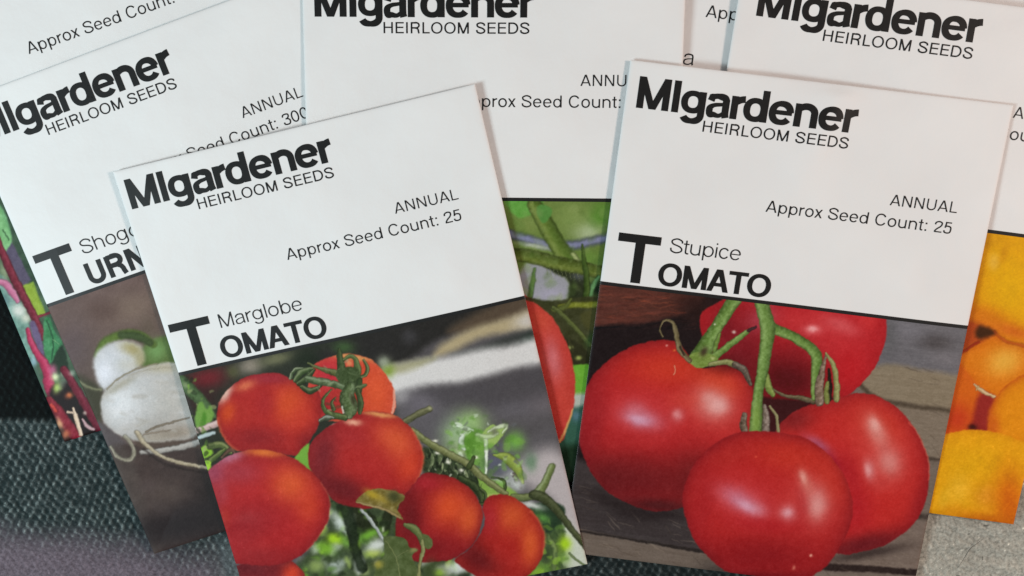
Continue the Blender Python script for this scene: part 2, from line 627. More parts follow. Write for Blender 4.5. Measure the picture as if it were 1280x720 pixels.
def glyph(ch, w):
    """-> (faces, ink width, left bearing, right bearing)"""
    h = w / 2
    X = .73
    eb = 2.1 if w < .15 else 2.24
    tw = w * (.88 if w < .15 else .80)                      # horizontals are a little thinner than stems
    th = tw / 2
    rb = 1.25 * w if w > .15 else 0.0
    sb, rs = .115 - .12 * w, .062 - .06 * w
    if ch == ' ':
        return [], .26, .06, .06
    if ch == 'I':
        return g_rect(0, 0, w, 1), w, sb + .02, sb + .02
    if ch == 'l':
        return g_rect(0, 0, w, 1), w, sb - .01, sb - .01
    if ch == 'i':
        return g_rect(0, 0, w, X) + g_rect(0, 1 - w * 1.05, w, 1), w, sb - .01, sb - .01
    if ch == ':':
        return g_rect(0, 0, w * 1.15, w * 1.2) + g_rect(0, X - w * 1.3, w * 1.15, X - w * .1), w * 1.15, .13, .13
    if ch == 'H':
        W = .80
        return g_rect(0, 0, w, 1) + g_rect(W - w, 0, W, 1) + g_rect(w, .53 - th, W - w, .53 + th), W, sb, sb
    if ch == 'E':
        W = .70
        return g_rect(0, 0, w, 1) + g_rect(w, 1 - tw, W, 1) + g_rect(w, 0, W, tw) + g_rect(w, .53 - th, W * .95, .53 + th), W, sb, .05
    if ch == 'L':
        W = .62
        return g_rect(0, 0, w, 1) + g_rect(w, 0, W, tw), W, sb, .03
    if ch == 'T':
        W = .80
        return g_rect(0, 1 - tw, W, 1) + g_rect(W / 2 - h, 0, W / 2 + h, 1 - tw), W, .025, .025
    if ch == 'M':
        W = .94 + (.06 if w > .15 else 0)
        t = w * (1.10 if w < .15 else 1.0)
        return g_rect(0, 0, w, 1) + g_rect(W - w, 0, W, 1) + g_para(W / 2, 0, t / 2, 1, t) + g_para(W / 2, 0, W - t / 2, 1, t), W, sb, sb
    if ch == 'N':
        W = .80
        t = w * 1.22
        return g_rect(0, 0, w, 1) + g_rect(W - w, 0, W, 1) + g_para(W - t / 2, 0, t / 2, 1, t), W, sb, sb
    if ch == 'A':
        W = .90
        t = w * (1.12 if w < .15 else 1.04)
        y0, y1 = .235, .235 + tw * .95
        return (g_para(t / 2, 0, W / 2 - t * .06, 1, t) + g_para(W - t / 2, 0, W / 2 + t * .06, 1, t)
                + [[(W / 2 * y0 + t * .7, y0), (W - W / 2 * y0 - t * .7, y0), (W - W / 2 * y1 - t * .7, y1), (W / 2 * y1 + t * .7, y1)]]), W, .012, .012
    if ch == 'U':
        W = .79
        return g_pen([(h, 1), (h, .36)] + g_arc(W / 2, .36, W / 2 - h, .36 - th + .012, 180, 360) + [(W - h, 1)], w), W, sb, sb
    if ch == 'O':
        W = .98
        return g_pen(g_arc(W / 2, .5, W / 2 - h, .5 - th + .018, 0, 360, 56, 2.12), [w, tw, w, tw, w], True), W, rs, rs
    if ch == '0':
        W = .66
        return g_pen(g_arc(W / 2, .49, W / 2 - h, .49 - th + .01, 0, 360, 44), w, True), W, .05, .05
    if ch == 'C':
        W = .90
        return g_pen(g_arc(W / 2 + .01, .5, W / 2 - h, .5 - th + .018, 32, 330, 44, 2.12), w), W, rs, rs
    if ch == 'D':
        W = .85
        return g_rect(0, 0, w, 1) + g_pen([(w * .5, 1 - th), (W * .42, 1 - th)] + g_arc(W * .42, .5, W * .58 - h, .5 - th, 90, -90, 26) + [(w * .5, th)], w), W, sb, rs
    if ch in 'PR':
        W = .78 if ch == 'P' else .84
        m = .45
        bw = .76
        f = g_rect(0, 0, w, 1) + g_pen([(w * .5, 1 - th), (bw * .55, 1 - th)] + g_arc(bw * .55, (1 + m) / 2, bw * .45 - h + .02, (1 - m) / 2 - th + .02, 90, -90, 22) + [(w * .5, m - .02 + th)], w)
        if ch == 'R':
            f += g_pen([(bw * .45, m + th - .03), (bw * .62, m + th - .035), (bw * .80, m - .06), (bw * .86, m - .17), (bw * .875, .16), (bw * .93, .0)], w * .97)
        return f, W, sb, .03
    if ch == 'S':
        W = .80
        c = spline([(W - h - .01, .70), (W - h - .055, .86), (W / 2, 1 - th + .018), (h + .06, .865), (h + .035, .71), (h + .15, .595), (W * .52, .525), (W - h - .13, .44), (W - h + .0, .29), (W - h - .06, .125), (W / 2, th - .018), (h + .055, .135), (h, .33)], False, 6)
        return g_pen(c, w), W, rs, rs
    if ch == 'o':
        W = .70
        return g_pen(g_arc(W / 2, X / 2, W / 2 - h, X / 2 - th + .014, 0, 360, 48, 2.08), w, True), W, rs, rs
    if ch == 'c':
        W = .66
        return g_pen(g_arc(W / 2 + .01, X / 2, W / 2 - h, X / 2 - th + .014, 36, 326, 38, 2.08), w), W, rs, rs - .02
    if ch == 'e':
        W = .69 + (.075 if w > .15 else 0)
        ym = X / 2 + .015
        f = g_pen(g_arc(W / 2, X / 2, W / 2 - h, X / 2 - th + .014, 4, 324, 46, eb), [w, w, tw, w, w, tw, w * .98])
        f += g_rect(w * .6, ym - th * .82, W - w * .25, ym + th * .82)
        return f, W, rs, rs
    if ch in 'nhmu':
        W = .655 + (.055 if w > .15 else 0)
        top = 1 if ch == 'h' else X
        cy = X * .60
        f = g_rect(0, 0, w, top) + g_pen([(h, cy - .12)] + g_arc(W / 2, cy, W / 2 - h, X - th - cy + .014, 180, 0, 26) + [(W - h, 0)], [w * .55, w * .75, w * .95, w, w, w, w, w])
        if ch == 'u':
            f = [[(W - x, X - y) for x, y in q] for q in f]
        return f, W, sb - .01, sb - .01
    if ch == 'r':
        W = .40 + (.045 if w > .15 else 0)
        cy = X * .56
        f = g_rect(0, 0, w, X) + g_pen([(h, cy - .12)] + g_arc(W + .02, cy, W + .02 - h, X - th - cy + .012, 180, 96, 20), [w * .5, w * .8, w * 1.0, w, w])
        return f, W, sb - .01, .0
    if ch in 'dbpqg':
        W = .69 + (.07 if w > .15 else 0)
        left = ch in 'bp'
        bowl = g_pen(g_arc(W / 2 + (-.01 if not left else .01), X / 2, W / 2 - h - .01, X / 2 - th + .014, 0, 360, 48, eb), [w, tw, w, tw, w], True)
        xs = (0, w) if left else (W - w, W)
        if ch in 'db':
            f = bowl + g_rect(xs[0], 0, xs[1], 1)
        elif ch in 'pq':
            f = bowl + g_rect(xs[0], -.28, xs[1], X)
        else:
            bowl = g_pen(g_arc(W / 2 - .01, X / 2 + .02, W / 2 - h - .01, X / 2 - .02 - th + .014, 0, 360, 48, eb), [w, tw, w, tw, w], True)
            f = bowl + g_rect(xs[0], .0, xs[1], X) + g_pen([(W - h, .06)] + g_arc(W / 2, .0, W / 2 - h, .30 - th, 0, -158, 26, eb), [w, w, w, tw, w, w])
        return f, W, (sb if left else rs), (rs if left else sb)
    if ch == 'a':
        bold = w > .15
        W = .66 + (.09 if bold else 0)
        R = W - .045 - h
        k = .80 if bold else 1.0
        tk = w * k / 2
        f = g_pen([(h + .015, X * .68), (h + .05, X * .84)] + spline([(h + .05, X * .84), (W * .32, X - tk), (W * .47, X - tk + .014), (R - .06, X - tk - .02), (R, X * .74)], False, 5).tolist() + ([(R, .16), (R + .018, .04), (R + .045, .0 + .012)] if not bold else [(R, .2), (R + .005, .1), (R + .03, 0)]), [w, w, w * k, w * k, w * k, w, w, w, w, w])
        f = f + g_pen(spline([(R, X * .585), (W * .56, X * .55), (W * .34, X * .51), (h * .95 + .035, X * .41), (h, X * .26), (h + .035, X * .10), (W * .34, tk - .016), (W * .56, X * .07), (R - .015, X * .24), (R, X * .42)], False, 5), [w * .62 * k, w * .7 * k, w * .8 * k, w * .95, w * .95, w * .9, w * .8 * k, w * .75 * k, w * .6 * k])
        return f, W, rs, .03
    if ch == 't':
        W = .36
        xs = .12
        f = g_pen([(xs + h, .94), (xs + h, .15), (xs + h + .02, .06 + th * .4), (xs + h + .085, th), (W, th * 1.02)], w) + g_rect(0, X - tw, W, X)
        return f, W, .02, .03
    if ch == 'x':
        W = .62
        t = w * 1.2
        return g_para(t / 2, 0, W - t / 2, X, t) + g_para(W - t / 2, 0, t / 2, X, t), W, .02, .02
    if ch == '2':
        W = .64
        c = spline([(h, .66), (h + .03, .83), (W / 2, .985 - th), (W - h - .03, .86), (W - h, .70), (W - h - .10, .52), (W * .40, .33), (h + .06, .17), (h + .01, th)], False, 6).tolist()
        return g_pen(c, w) + g_rect(h * .6, 0, W, tw), W, .05, .05
    if ch == '5':
        W = .64
        f = g_rect(.10, .98 - tw, W * .93, .98)
        f += g_pen([(.12 + h, .98), (.055 + h, .47)], w)
        f += g_pen(spline([(h + .03, .50), (h + .11, .60), (W / 2 + .02, .645 - th * .4), (W - h - .04, .55), (W - h, .33), (W - h - .06, .11), (W / 2 - .01, th - .012), (h + .04, .10), (h, .25)], False, 6), w)
        return f, W, .05, .05
    if ch == '3':
        W = .64
        f = g_pen(spline([(h, .72), (h + .05, .88), (W / 2, .985 - th), (W - h - .04, .87), (W - h - .03, .68), (W * .62, .54), (W * .40, .525)], False, 6), w)
        f += g_pen(spline([(W * .40, .525), (W * .66, .51), (W - h, .37), (W - h, .22), (W - h - .08, .07), (W / 2, th - .012), (h + .04, .10), (h, .28)], False, 6), w)
        return f, W, .05, .05
    raise ValueError(ch)


def lettering(kind, parent, name, txt, u0, u1, vb, cap, weight, track=0.0, narrow=1.0, mat=None):
    """Set txt from u0 (to u1 by adjusting the tracking, when u1 is given) on baseline vb."""
    G = [glyph(ch, weight) for ch in txt]
    if u1 is not None:
        nat = sum(g[1] for g in G) + sum(a[3] + b[2] for a, b in zip(G, G[1:]))
        track = ((u1 - u0) / cap / narrow - nat) / max(len(G) - 1, 1)
    du, dv = SHEETS[kind]['shift']
    U, V, Z, F = [], [], [], []
    x = -G[0][2]
    for k, (faces, wd, lb, rbg) in enumerate(G):
        x += lb
        for j, q in enumerate(faces):
            c = np.array([(u0 + (x + a) * cap * narrow, vb - b * cap) for a, b in q])
            na = max(1, int(np.ceil(max(np.linalg.norm(c[1] - c[0]), np.linalg.norm(c[2] - c[3])) / .8)))
            nb = max(1, int(np.ceil(max(np.linalg.norm(c[3] - c[0]), np.linalg.norm(c[2] - c[1])) / .8)))
            n = len(U)
            lift = .04 + .012 * ((j * 7) % 5) / 5
            for ib in range(nb + 1):
                for ia in range(na + 1):
                    s_, t_ = ia / na, ib / nb
                    p = (c[0] * (1 - s_) + c[1] * s_) * (1 - t_) + (c[3] * (1 - s_) + c[2] * s_) * t_
                    U.append(p[0])
                    V.append(p[1])
                    Z.append(lift)
            for ib in range(nb):
                for ia in range(na):
                    k0 = n + ib * (na + 1) + ia
                    F.append((k0, k0 + 1, k0 + na + 2, k0 + na + 1))
        x += wd + rbg + track
    U, V, Z = np.array(U) + du, np.array(V) + dv, np.array(Z)
    return mesh_object(name, local(kind, U, V, Z).tolist(), F, mat or BLACK, parent, False)


def big_initial(kind, parent):
    du, dv = SHEETS[kind]['shift']
    us = [2.48, 6.42, 8.6, 12.0]
    vs = np.concatenate([np.linspace(36.34, 38.22, 3), np.linspace(39.9, 47.2, 6)])
    verts, faces, ids = [], [], {}

    def vid(i, j):
        if (i, j) not in ids:
            ids[(i, j)] = len(verts)
            verts.append((us[i] + du, vs[j] + dv))
        return ids[(i, j)]
    for j in range(len(vs) - 1):
        for i in range(3):
            if j < 2 or i == 1:
                faces.append((vid(i, j + 1), vid(i + 1, j + 1), vid(i + 1, j), vid(i, j)))
    a = np.array(verts)
    return mesh_object("crop_initial", local(kind, a[:, 0], a[:, 1], .05).tolist(), faces, BLACK, parent, False)


def seed_packet(kind, label, painter=None, step=0.2, count="25", count_u0=33.7, count_u1=74.35, variety=None, crop=None, mark=True):
    s = SHEETS[kind]
    e = bpy.data.objects.new("seed_packet", None)
    C.objects.link(e)
    e.empty_display_size = .01
    e.location = Vector(s['pos']) * MM
    e.rotation_euler = s['rot']
    e['label'] = label
    e['category'] = 'seed packet'
    e['group'] = 'seed packets spread over the cloth'
    make_envelope(kind, e)
    if painter:
        make_picture(kind, e, painter, step)
        make_rule(kind, e)
    if mark:
        lettering(kind, e, "brand_lettering", "MIgardener", 2.35, 50.05, 9.06, 6.72, 0.216, narrow=1.04)
        lettering(kind, e, "tagline_lettering", "HEIRLOOM SEEDS", 17.32, 48.95, 12.46, 2.36, 0.138, narrow=1.07)
    if count:
        lettering(kind, e, "season_lettering", "ANNUAL", 60.19, 74.75, 23.37, 2.4, 0.116, narrow=1.05)
        lettering(kind, e, "seed_count_lettering", "Approx Seed Count: " + count, count_u0, count_u1, 28.0, 2.55, 0.118, narrow=1.05)
    if variety:
        lettering(kind, e, "variety_lettering", variety[0], variety[1], variety[2], variety[3], 3.25, 0.096, narrow=1.07)
    if crop:
        big_initial(kind, e)
        lettering(kind, e, "crop_lettering", crop[0], crop[1], crop[2], 47.0, 5.05, 0.216, narrow=1.08)
    return e


# ------------------------------------------------------------------ the printed pictures
def paint_hidden(X, Y):
    P = Print(X, Y, (90, 105, 60))
    P.tex((40, 40, 25), 40, octs=4)
    return P


def paint_marglobe(X, Y):
    P = Print(X, Y, (88, 84, 86))
    # --- out of focus ground
    P.tex((10, 10, 11), 40, 22, -14, off=1)
    P.poly([(150, 420), (430, 400), (520, 395), (480, 452), (470, 560), (200, 620)], (42, 45, 36), 14, alpha=.95)
    P.poly([(395, 442), (560, 380), (680, 350), (690, 378), (560, 418), (505, 452), (440, 462)], (43, 41, 39), 7)
    P.blob(512, 420, 10, 10, 0, (68, 66, 68), .7)
    P.poly([(560, 412), (610, 384), (680, 362), (690, 392), (640, 398), (585, 414)], (84, 71, 58), 8)
    P.poly([(543, 446), (552, 430), (590, 410), (630, 398), (672, 386), (690, 404), (640, 414), (600, 422), (568, 438)], (170, 155, 122), 7)
    P.blob(662, 400, 20, 10, -14, (196, 190, 184), .9)
    P.poly([(566, 443), (600, 432), (640, 418), (690, 408), (695, 428), (640, 434), (600, 440)], (62, 64, 62), 6)
    P.blob(668, 424, 16, 8, -10, (36, 50, 42), .8)
    P.poly([(480, 462), (520, 452), (560, 445), (600, 436), (640, 431), (695, 418), (695, 452), (650, 459), (610, 470), (575, 478), (530, 482), (500, 490), (485, 494)], (208, 205, 203), 8)
    P.poly([(484, 458), (515, 450), (545, 446), (530, 456), (500, 466)], (158, 154, 118), 6, alpha=.8)
    P.blob(485, 462, 9, 9, 0, (128, 150, 62), .95)
    P.blob(480, 452, 8, 8, 0, (165, 172, 150), .8)
    P.blob(503, 496, 12, 8, -30, (168, 164, 164), .7)
    P.poly([(535, 487), (590, 478), (640, 466), (700, 456), (705, 500), (620, 510), (550, 505)], (76, 72, 75), 9, alpha=.85)
    P.blob(525, 505, 20, 16, 0, (112, 106, 114), .7)
    P.blob(560, 530, 40, 22, -10, (98, 94, 100), .6)
    P.blob(680, 505, 26, 14, -10, (112, 104, 108), .6)
    P.blob(640, 512, 26, 12, -10, (104, 100, 106), .5)
    P.poly([(640, 590), (690, 560), (722, 600), (745, 700), (700, 690), (690, 630)], (176, 166, 166), 14)
    P.poly([(700, 650), (718, 660), (745, 700), (740, 730), (690, 730), (680, 690)], (192, 196, 182), 8)
    # --- top left corner
    P.blob(258, 474, 26, 14, -12, (112, 36, 42), .95)
    P.blob(252, 498, 20, 18, 0, (58, 34, 34), .8)
    P.blob(312, 458, 17, 11, -14, (140, 130, 118), .95)
    P.blob(345, 449, 22, 8, -14, (112, 112, 84), .9)
    P.blob(290, 466, 8, 8, 0, (86, 88, 56), .7)
    P.blob(385, 450, 18, 12, 0, (30, 38, 26), .8)
    P.blob(430, 434, 14, 8, 0, (66, 94, 52), .8)
    P.stroke([(218, 470), (236, 486), (256, 506), (268, 520)], [14, 16, 12, 6], (80, 104, 66), 2, shade=.3)
    P.blob(232, 482, 5, 3, 40, (150, 160, 120), .6)
    P.poly([(246, 508), (252, 503), (258, 512), (262, 508), (267, 518), (262, 530), (250, 540), (244, 530)], (110, 150, 70), 2)
    P.poly([(254, 516), (258, 520), (256, 534), (250, 532)], (80, 130, 45), 2)
    P.stroke([(236, 541), (252, 536), (275, 528)], [8, 8, 9], (196, 168, 164), 1.2, shade=.3, light=(224, 205, 200))
    P.stroke([(244, 549), (256, 544), (268, 541)], [4, 6, 4], (176, 190, 190), 1.2)
    P.poly([(250, 560), (262, 556), (266, 566), (256, 574), (248, 570)], (134, 178, 56), 2)
    P.stroke([(262, 558), (276, 556), (288, 566)], [8, 9, 5], (84, 98, 56), 1.2, light=(170, 172, 118))
    P.stroke([(258, 582), (268, 572), (280, 562)], [7, 8, 5], (74, 92, 48), 1.2, light=(150, 160, 100))
    P.stroke([(278, 572), (288, 562), (294, 568)], [4, 5, 3], (96, 74, 60), 1)
    P.poly([(256, 576), (264, 578), (262, 588), (255, 586)], (150, 190, 60), 1.5)
    # --- lower greens between the tomatoes
    P.poly([(405, 620), (470, 625), (520, 640), (560, 690), (580, 725), (360, 740), (385, 690), (410, 660)], (60, 72, 48), 5)
    P.tex((22, 24, 16), 8, octs=4, off=8, mask=((X > 370) & (X < 590) & (Y > 630)) * 1.0)
    P.blob(424, 651, 8, 14, -30, (176, 188, 182), .95)
    P.blob(434, 668, 5, 10, -20, (180, 190, 186), .8)
    P.blob(470, 684, 14, 11, -30, (190, 196, 186), .95)
    P.blob(420, 702, 15, 9, 0, (172, 182, 174), .9)
    P.blob(398, 684, 8, 6, -40, (176, 186, 160), .8)
    P.blob(408, 684, 12, 8, 25, (108, 156, 52), .95)
    P.blob(419, 673, 9, 6, 10, (142, 184, 40), 1)
    P.blob(436, 675, 7, 8, 0, (112, 160, 60), .9)
    P.blob(462, 668, 14, 7, -25, (108, 164, 56), .95)
    P.blob(464, 692, 9, 5, -10, (140, 165, 70), .8)
    P.blob(430, 640, 5, 9, 10, (118, 168, 58), .95)
    P.blob(436, 636, 4, 4, 0, (140, 180, 70), .8)
    P.blob(455, 712, 9, 7, 0, (160, 172, 110), .8)
    P.blob(390, 712, 14, 10, 0, (64, 84, 52), .9)
    P.blob(420, 690, 14, 6, 20, (50, 66, 40), .7)
    P.blob(575, 708, 16, 9, -20, (194, 198, 194), .95)
    P.blob(548, 712, 14, 10, 0, (70, 80, 50), .9)
    P.stroke([(416, 630), (420, 645)], [10, 12], (60, 78, 50), 1.5)
    P.stroke([(432, 634), (441, 662), (444, 684), (452, 708)], [22, 16, 12, 16], (38, 48, 30), 2, shade=.2)
    P.stroke([(440, 636), (462, 656), (476, 668), (486, 640)], [20, 24, 18, 10], (40, 46, 28), 2, shade=.2)
    P.blob(479, 661, 2, 4, 10, (190, 195, 170), .9)
    P.stroke([(452, 637), (465, 653), (478, 672), (484, 688)], [4, 4, 4, 2], (150, 156, 150), .8, light=(205, 208, 205), tex=25)
    low = [(408, 640), (470, 630), (500, 660), (530, 700), (590, 700), (600, 724), (370, 724), (392, 690)]
    P.scatter(low, 60, (4, 12), [(36, 46, 28), (52, 66, 38), (30, 36, 24), (70, 92, 46)], 3, 2.4, .7)
    P.scatter(low, 24, (4, 11), [(112, 160, 52), (140, 184, 58), (98, 140, 60), (168, 190, 96)], 4, 3.0, .85)
    P.scatter(low, 12, (5, 13), [(192, 198, 190), (176, 186, 176), (206, 210, 200)], 5, 4.0, .8)
    P.scatter([(222, 468), (262, 478), (272, 520), (262, 592), (240, 560)], 34, (2, 6), [(52, 64, 38), (96, 130, 58), (130, 176, 66), (34, 38, 26), (150, 160, 110)], 6, 1.2, .7)
    for (a, b, c, d, e, f) in ((408, 684, 11, 7, 25, (122, 168, 52)), (419, 673, 9, 6, 10, (158, 196, 44)), (462, 668, 13, 6, -25, (118, 172, 58)), (430, 640, 5, 8, 10, (126, 176, 58)), (468, 690, 8, 5, 0, (168, 184, 80)),
                               (424, 651, 6, 9, -30, (194, 202, 194)), (472, 680, 11, 8, -30, (202, 206, 198)), (396, 706, 10, 8, 0, (140, 158, 92)), (548, 716, 8, 5, 0, (140, 172, 64)), (574, 708, 13, 8, -20, (204, 208, 202)), (680, 716, 18, 6, -6, (140, 178, 56))):
        P.blob(a, b, c, d, e, f, .9)
    P.stroke([(432, 634), (441, 662), (444, 684), (452, 708)], [16, 12, 9, 12], (36, 46, 30), 2, .9, shade=.2)
    P.stroke([(452, 637), (465, 653), (478, 672), (484, 688)], [4, 4, 4, 2], (150, 156, 150), .8, light=(205, 208, 205), tex=25)
    # --- leaves out of focus at the right
    P.blob(590, 528, 20, 16, 20, (146, 176, 112), .95)
    P.blob(572, 545, 20, 22, 0, (150, 176, 132), .95)
    P.blob(572, 565, 16, 14, 0, (150, 168, 120), .8)
    P.poly([(578, 540), (604, 538), (606, 565), (600, 590), (586, 578), (580, 560)], (100, 144, 60), 2.8)
    P.poly([(596, 560), (608, 560), (606, 600), (594, 592)], (114, 160, 66), 2.4)
    P.blob(644, 552, 12, 13, 0, (110, 156, 76), 1)
    P.blob(664, 578, 8, 12, 0, (98, 128, 98), .8)
    P.blob(622, 580, 22, 16, 0, (92, 96, 116), .7)
    P.blob(640, 602, 14, 14, 0, (172, 176, 172), .8)
    P.poly([(600, 546), (612, 532), (622, 532), (634, 530), (632, 540), (622, 552), (612, 560), (606, 552)], (150, 176, 96), 1.5)
    P.stroke([(596, 543), (610, 546), (622, 542)], [5, 6, 4], (196, 208, 180), 1.8, .7)
    P.stroke([(610, 540), (622, 534), (633, 532), (629, 541)], [3, 5, 5, 2], (208, 214, 196), 1.6, .75)
    P.blob(618, 540, 5, 4, 0, (108, 112, 90), .9)
    P.stroke([(571, 532), (580, 535), (591, 538)], [3, 6, 3], (208, 222, 200), 1.2)
    P.stroke([(588, 540), (578, 546), (577, 556), (581, 562)], [3, 6, 7, 4], (212, 222, 208), 1.2)
    P.blob(587, 550, 6, 12, 10, (84, 128, 46), .9)
    P.stroke([(607, 550), (608, 572), (607, 592)], [5, 5, 3], (220, 226, 210), 1)
    P.stroke([(618, 569), (633, 572), (645, 584), (653, 603)], [3, 13, 13, 5], (132, 150, 70), 1.5, light=(176, 190, 96))
    P.stroke([(642, 594), (648, 604), (651, 610)], [5, 6, 3], (86, 72, 70), 1.5, alpha=.8)
    P.poly([(598, 596), (625, 604), (640, 612), (650, 626), (610, 628), (598, 616)], (128, 160, 74), 2.5)
    P.blob(626, 602, 9, 5, 30, (196, 206, 190), .9)
    P.blob(620, 622, 12, 4, 0, (190, 190, 120), .9)
    P.blob(648, 606, 6, 7, 0, (200, 206, 200), .8)
    P.stroke([(615, 597), (628, 600), (631, 610), (627, 616)], [3, 4, 5, 3], (66, 78, 48), .8)
    lf = [(560, 525), (600, 516), (640, 528), (660, 560), (655, 600), (620, 618), (590, 590), (562, 566)]
    P.scatter(lf, 50, (3, 9), [(120, 168, 70), (150, 186, 112), (92, 140, 52), (84, 116, 60)], 8, 2.2, .6)
    P.scatter(lf, 12, (2, 5), [(214, 224, 206), (190, 204, 176)], 9, 1.2, .75)
    P.scatter(lf, 16, (2, 6), [(70, 84, 54), (96, 98, 104)], 10, 1.6, .7)
    # sepals dangling under the vine
    P.poly([(528, 560), (560, 566), (585, 580), (600, 612), (592, 622), (560, 598), (530, 592)], (52, 62, 42), 2.5)
    P.tex((26, 28, 22), 5, octs=3, off=12, mask=((X > 526) & (X < 600) & (Y > 556) & (Y < 600)) * 1.0)
    for a in ([(537, 562), (541, 575), (536, 588)], [(550, 572), (552, 584), (550, 592)], [(562, 575), (566, 586), (575, 592)], [(570, 580), (580, 588), (584, 600)]):
        P.stroke(a, [3, 5, 3], (104, 116, 82), .9, light=(160, 168, 130))
    sp = [(530, 560), (560, 568), (584, 582), (602, 608), (592, 622), (560, 598), (532, 590)]
    P.scatter(sp, 60, (2, 5), [(34, 42, 28), (60, 74, 46), (92, 104, 72), (28, 32, 24)], 11, .9, .8, 2.6, 1.0)
    P.scatter(sp, 22, (1.2, 3), [(206, 206, 186), (150, 160, 120)], 12, .8, .8, 2.2, 1.0)
    for (a, b) in ((544, 551), (560, 578), (547, 566), (576, 588), (539, 552), (595, 572)):
        P.blob(a, b, 3, 2.2, 0, (225, 222, 205), .95)
    P.stroke([(575, 598), (590, 606), (598, 616), (602, 630)], [8, 9, 8, 5], (48, 60, 36), 1, light=(96, 108, 70))
    P.stroke([(600, 612), (606, 618), (606, 628), (600, 630)], [4, 5, 5, 3], (52, 64, 38), .8, light=(120, 134, 84))
    # --- lower right foliage
    P.poly([(660, 640), (700, 650), (706, 690), (690, 725), (650, 725), (672, 690)], (74, 92, 56), 3)
    P.blob(676, 715, 24, 9, -6, (128, 166, 58), .95)
    P.blob(694, 700, 8, 10, 0, (112, 148, 60), .8)
    P.stroke([(684, 668), (694, 690), (692, 712)], [5, 7, 5], (120, 138, 84), 1.5)
    P.blob(684, 694, 7, 11, 0, (54, 66, 44), .9)
    P.poly([(662, 634), (680, 628), (704, 633), (704, 650), (694, 662), (680, 668), (668, 654)], (40, 58, 40), 2.5)
    P.blob(678, 648, 9, 6, 20, (92, 140, 66), .9)
    P.blob(672, 638, 6, 4, 0, (66, 98, 60), .8)
    P.blob(664, 632, 16, 4, 10, (206, 206, 200), .9)
    P.blob(706, 680, 8, 10, 0, (160, 196, 40), 1)
    P.blob(706, 698, 8, 8, 0, (120, 152, 70), .8)
    P.blob(704, 712, 6, 6, 0, (66, 80, 50), .8)
    P.stroke([(712, 692), (726, 704), (736, 708)], [3, 3, 2], (110, 124, 84), 1)
    P.scatter([(660, 640), (704, 650), (712, 690), (694, 722), (656, 722), (674, 690)], 46, (3, 8), [(44, 58, 36), (92, 124, 58), (130, 166, 60), (60, 78, 46)], 13, 1.5, .7)
    # vine
    P.stroke([(506, 528), (522, 518), (537, 511)], [9, 9, 8], (94, 94, 66), 1.2, light=(140, 138, 104), tex=14)
    P.blob(538, 510, 3, 2.4, 0, (170, 168, 130), .8)
    P.stroke([(516, 538), (537, 554), (562, 568), (584, 580), (604, 598), (632, 618)], [8, 9, 9, 9, 9, 7], (110, 114, 72), 1.1, light=(168, 170, 124), tex=16)
    P.stroke([(586, 584), (592, 572)], [7, 5], (70, 82, 48), 1)
    P.stroke([(642, 622), (660, 622), (676, 617)], [8, 10, 11], (98, 108, 68), 1.4, light=(140, 146, 96))
    P.stroke([(672, 618), (682, 602), (690, 583)], [13, 10, 9], (108, 120, 70), 1.3, light=(176, 186, 150))
    P.stroke([(668, 619), (682, 624), (700, 643), (720, 668), (735, 688)], [13, 12, 10, 8, 7], (66, 72, 46), 1.2, light=(100, 104, 72), tex=10)
    P.stroke([(733, 680), (738, 700), (741, 712)], [4, 4, 3], (86, 74, 50), 1)
    # --- tomatoes, rear to front
    P.tomato([(389, 462), (400, 451), (419, 444), (437.5, 441.5), (455, 445), (467, 451), (483, 468), (493.5, 490), (492, 516), (470, 530), (400, 524), (384, 500)], (190, 68, 48), (205, 110, 80), [
        (410, 470, 22, 26, 0, (182, 46, 58), .95), (404, 510, 16, 16, 0, (150, 32, 40), .95), (470, 490, 20, 34, 0, (212, 86, 50), .9),
        (440, 446, 26, 4, 8, (212, 170, 100), .8), (430, 500, 20, 16, 0, (150, 40, 40), .7)], 4, ealpha=.45)
    P.stroke([(493, 488), (493, 504), (490, 516)], [3, 3, 3], (222, 170, 150), 1, alpha=.7, shade=0)
    P.tomato([(271, 517), (275, 499), (291, 481), (312, 470), (337, 467), (352, 469), (366, 477), (384.6, 491), (396, 487), (402, 505), (399, 528), (390, 546), (374, 569), (353, 568), (320, 567), (295, 563), (282.5, 553), (273, 534)], (170, 42, 38), (120, 30, 34), [
        (362, 506, 22, 26, 10, (204, 78, 40), .9), (375, 524, 16, 20, 0, (190, 58, 42), .7), (334, 474, 30, 8, 0, (150, 44, 56), .8), (300, 522, 18, 20, 0, (166, 44, 38), .6),
        (284, 516, 9, 14, 12, (196, 74, 36), .9), (306, 483, 13, 6, -18, (206, 110, 76), .85), (281, 493, 6, 14, 34, (222, 186, 170), .9), (320, 548, 34, 14, 0, (132, 32, 36), .8),
        (385, 555, 14, 16, 0, (120, 28, 32), .7), (330, 505, 12, 18, 0, (156, 36, 40), .6)], 9, ealpha=.7, mott=8)
    P.stroke([(272, 523), (276, 540), (288, 558), (297, 563)], [3, 3, 3, 2], (216, 128, 78), 2.2, alpha=.4, shade=0)
    P.stroke([(366, 476.5), (384.6, 491)], [2, 2], (120, 60, 40), 1, alpha=.6)
    P.poly([(368, 575), (386, 555), (389, 590), (378, 588)], (112, 160, 62), 1.5)
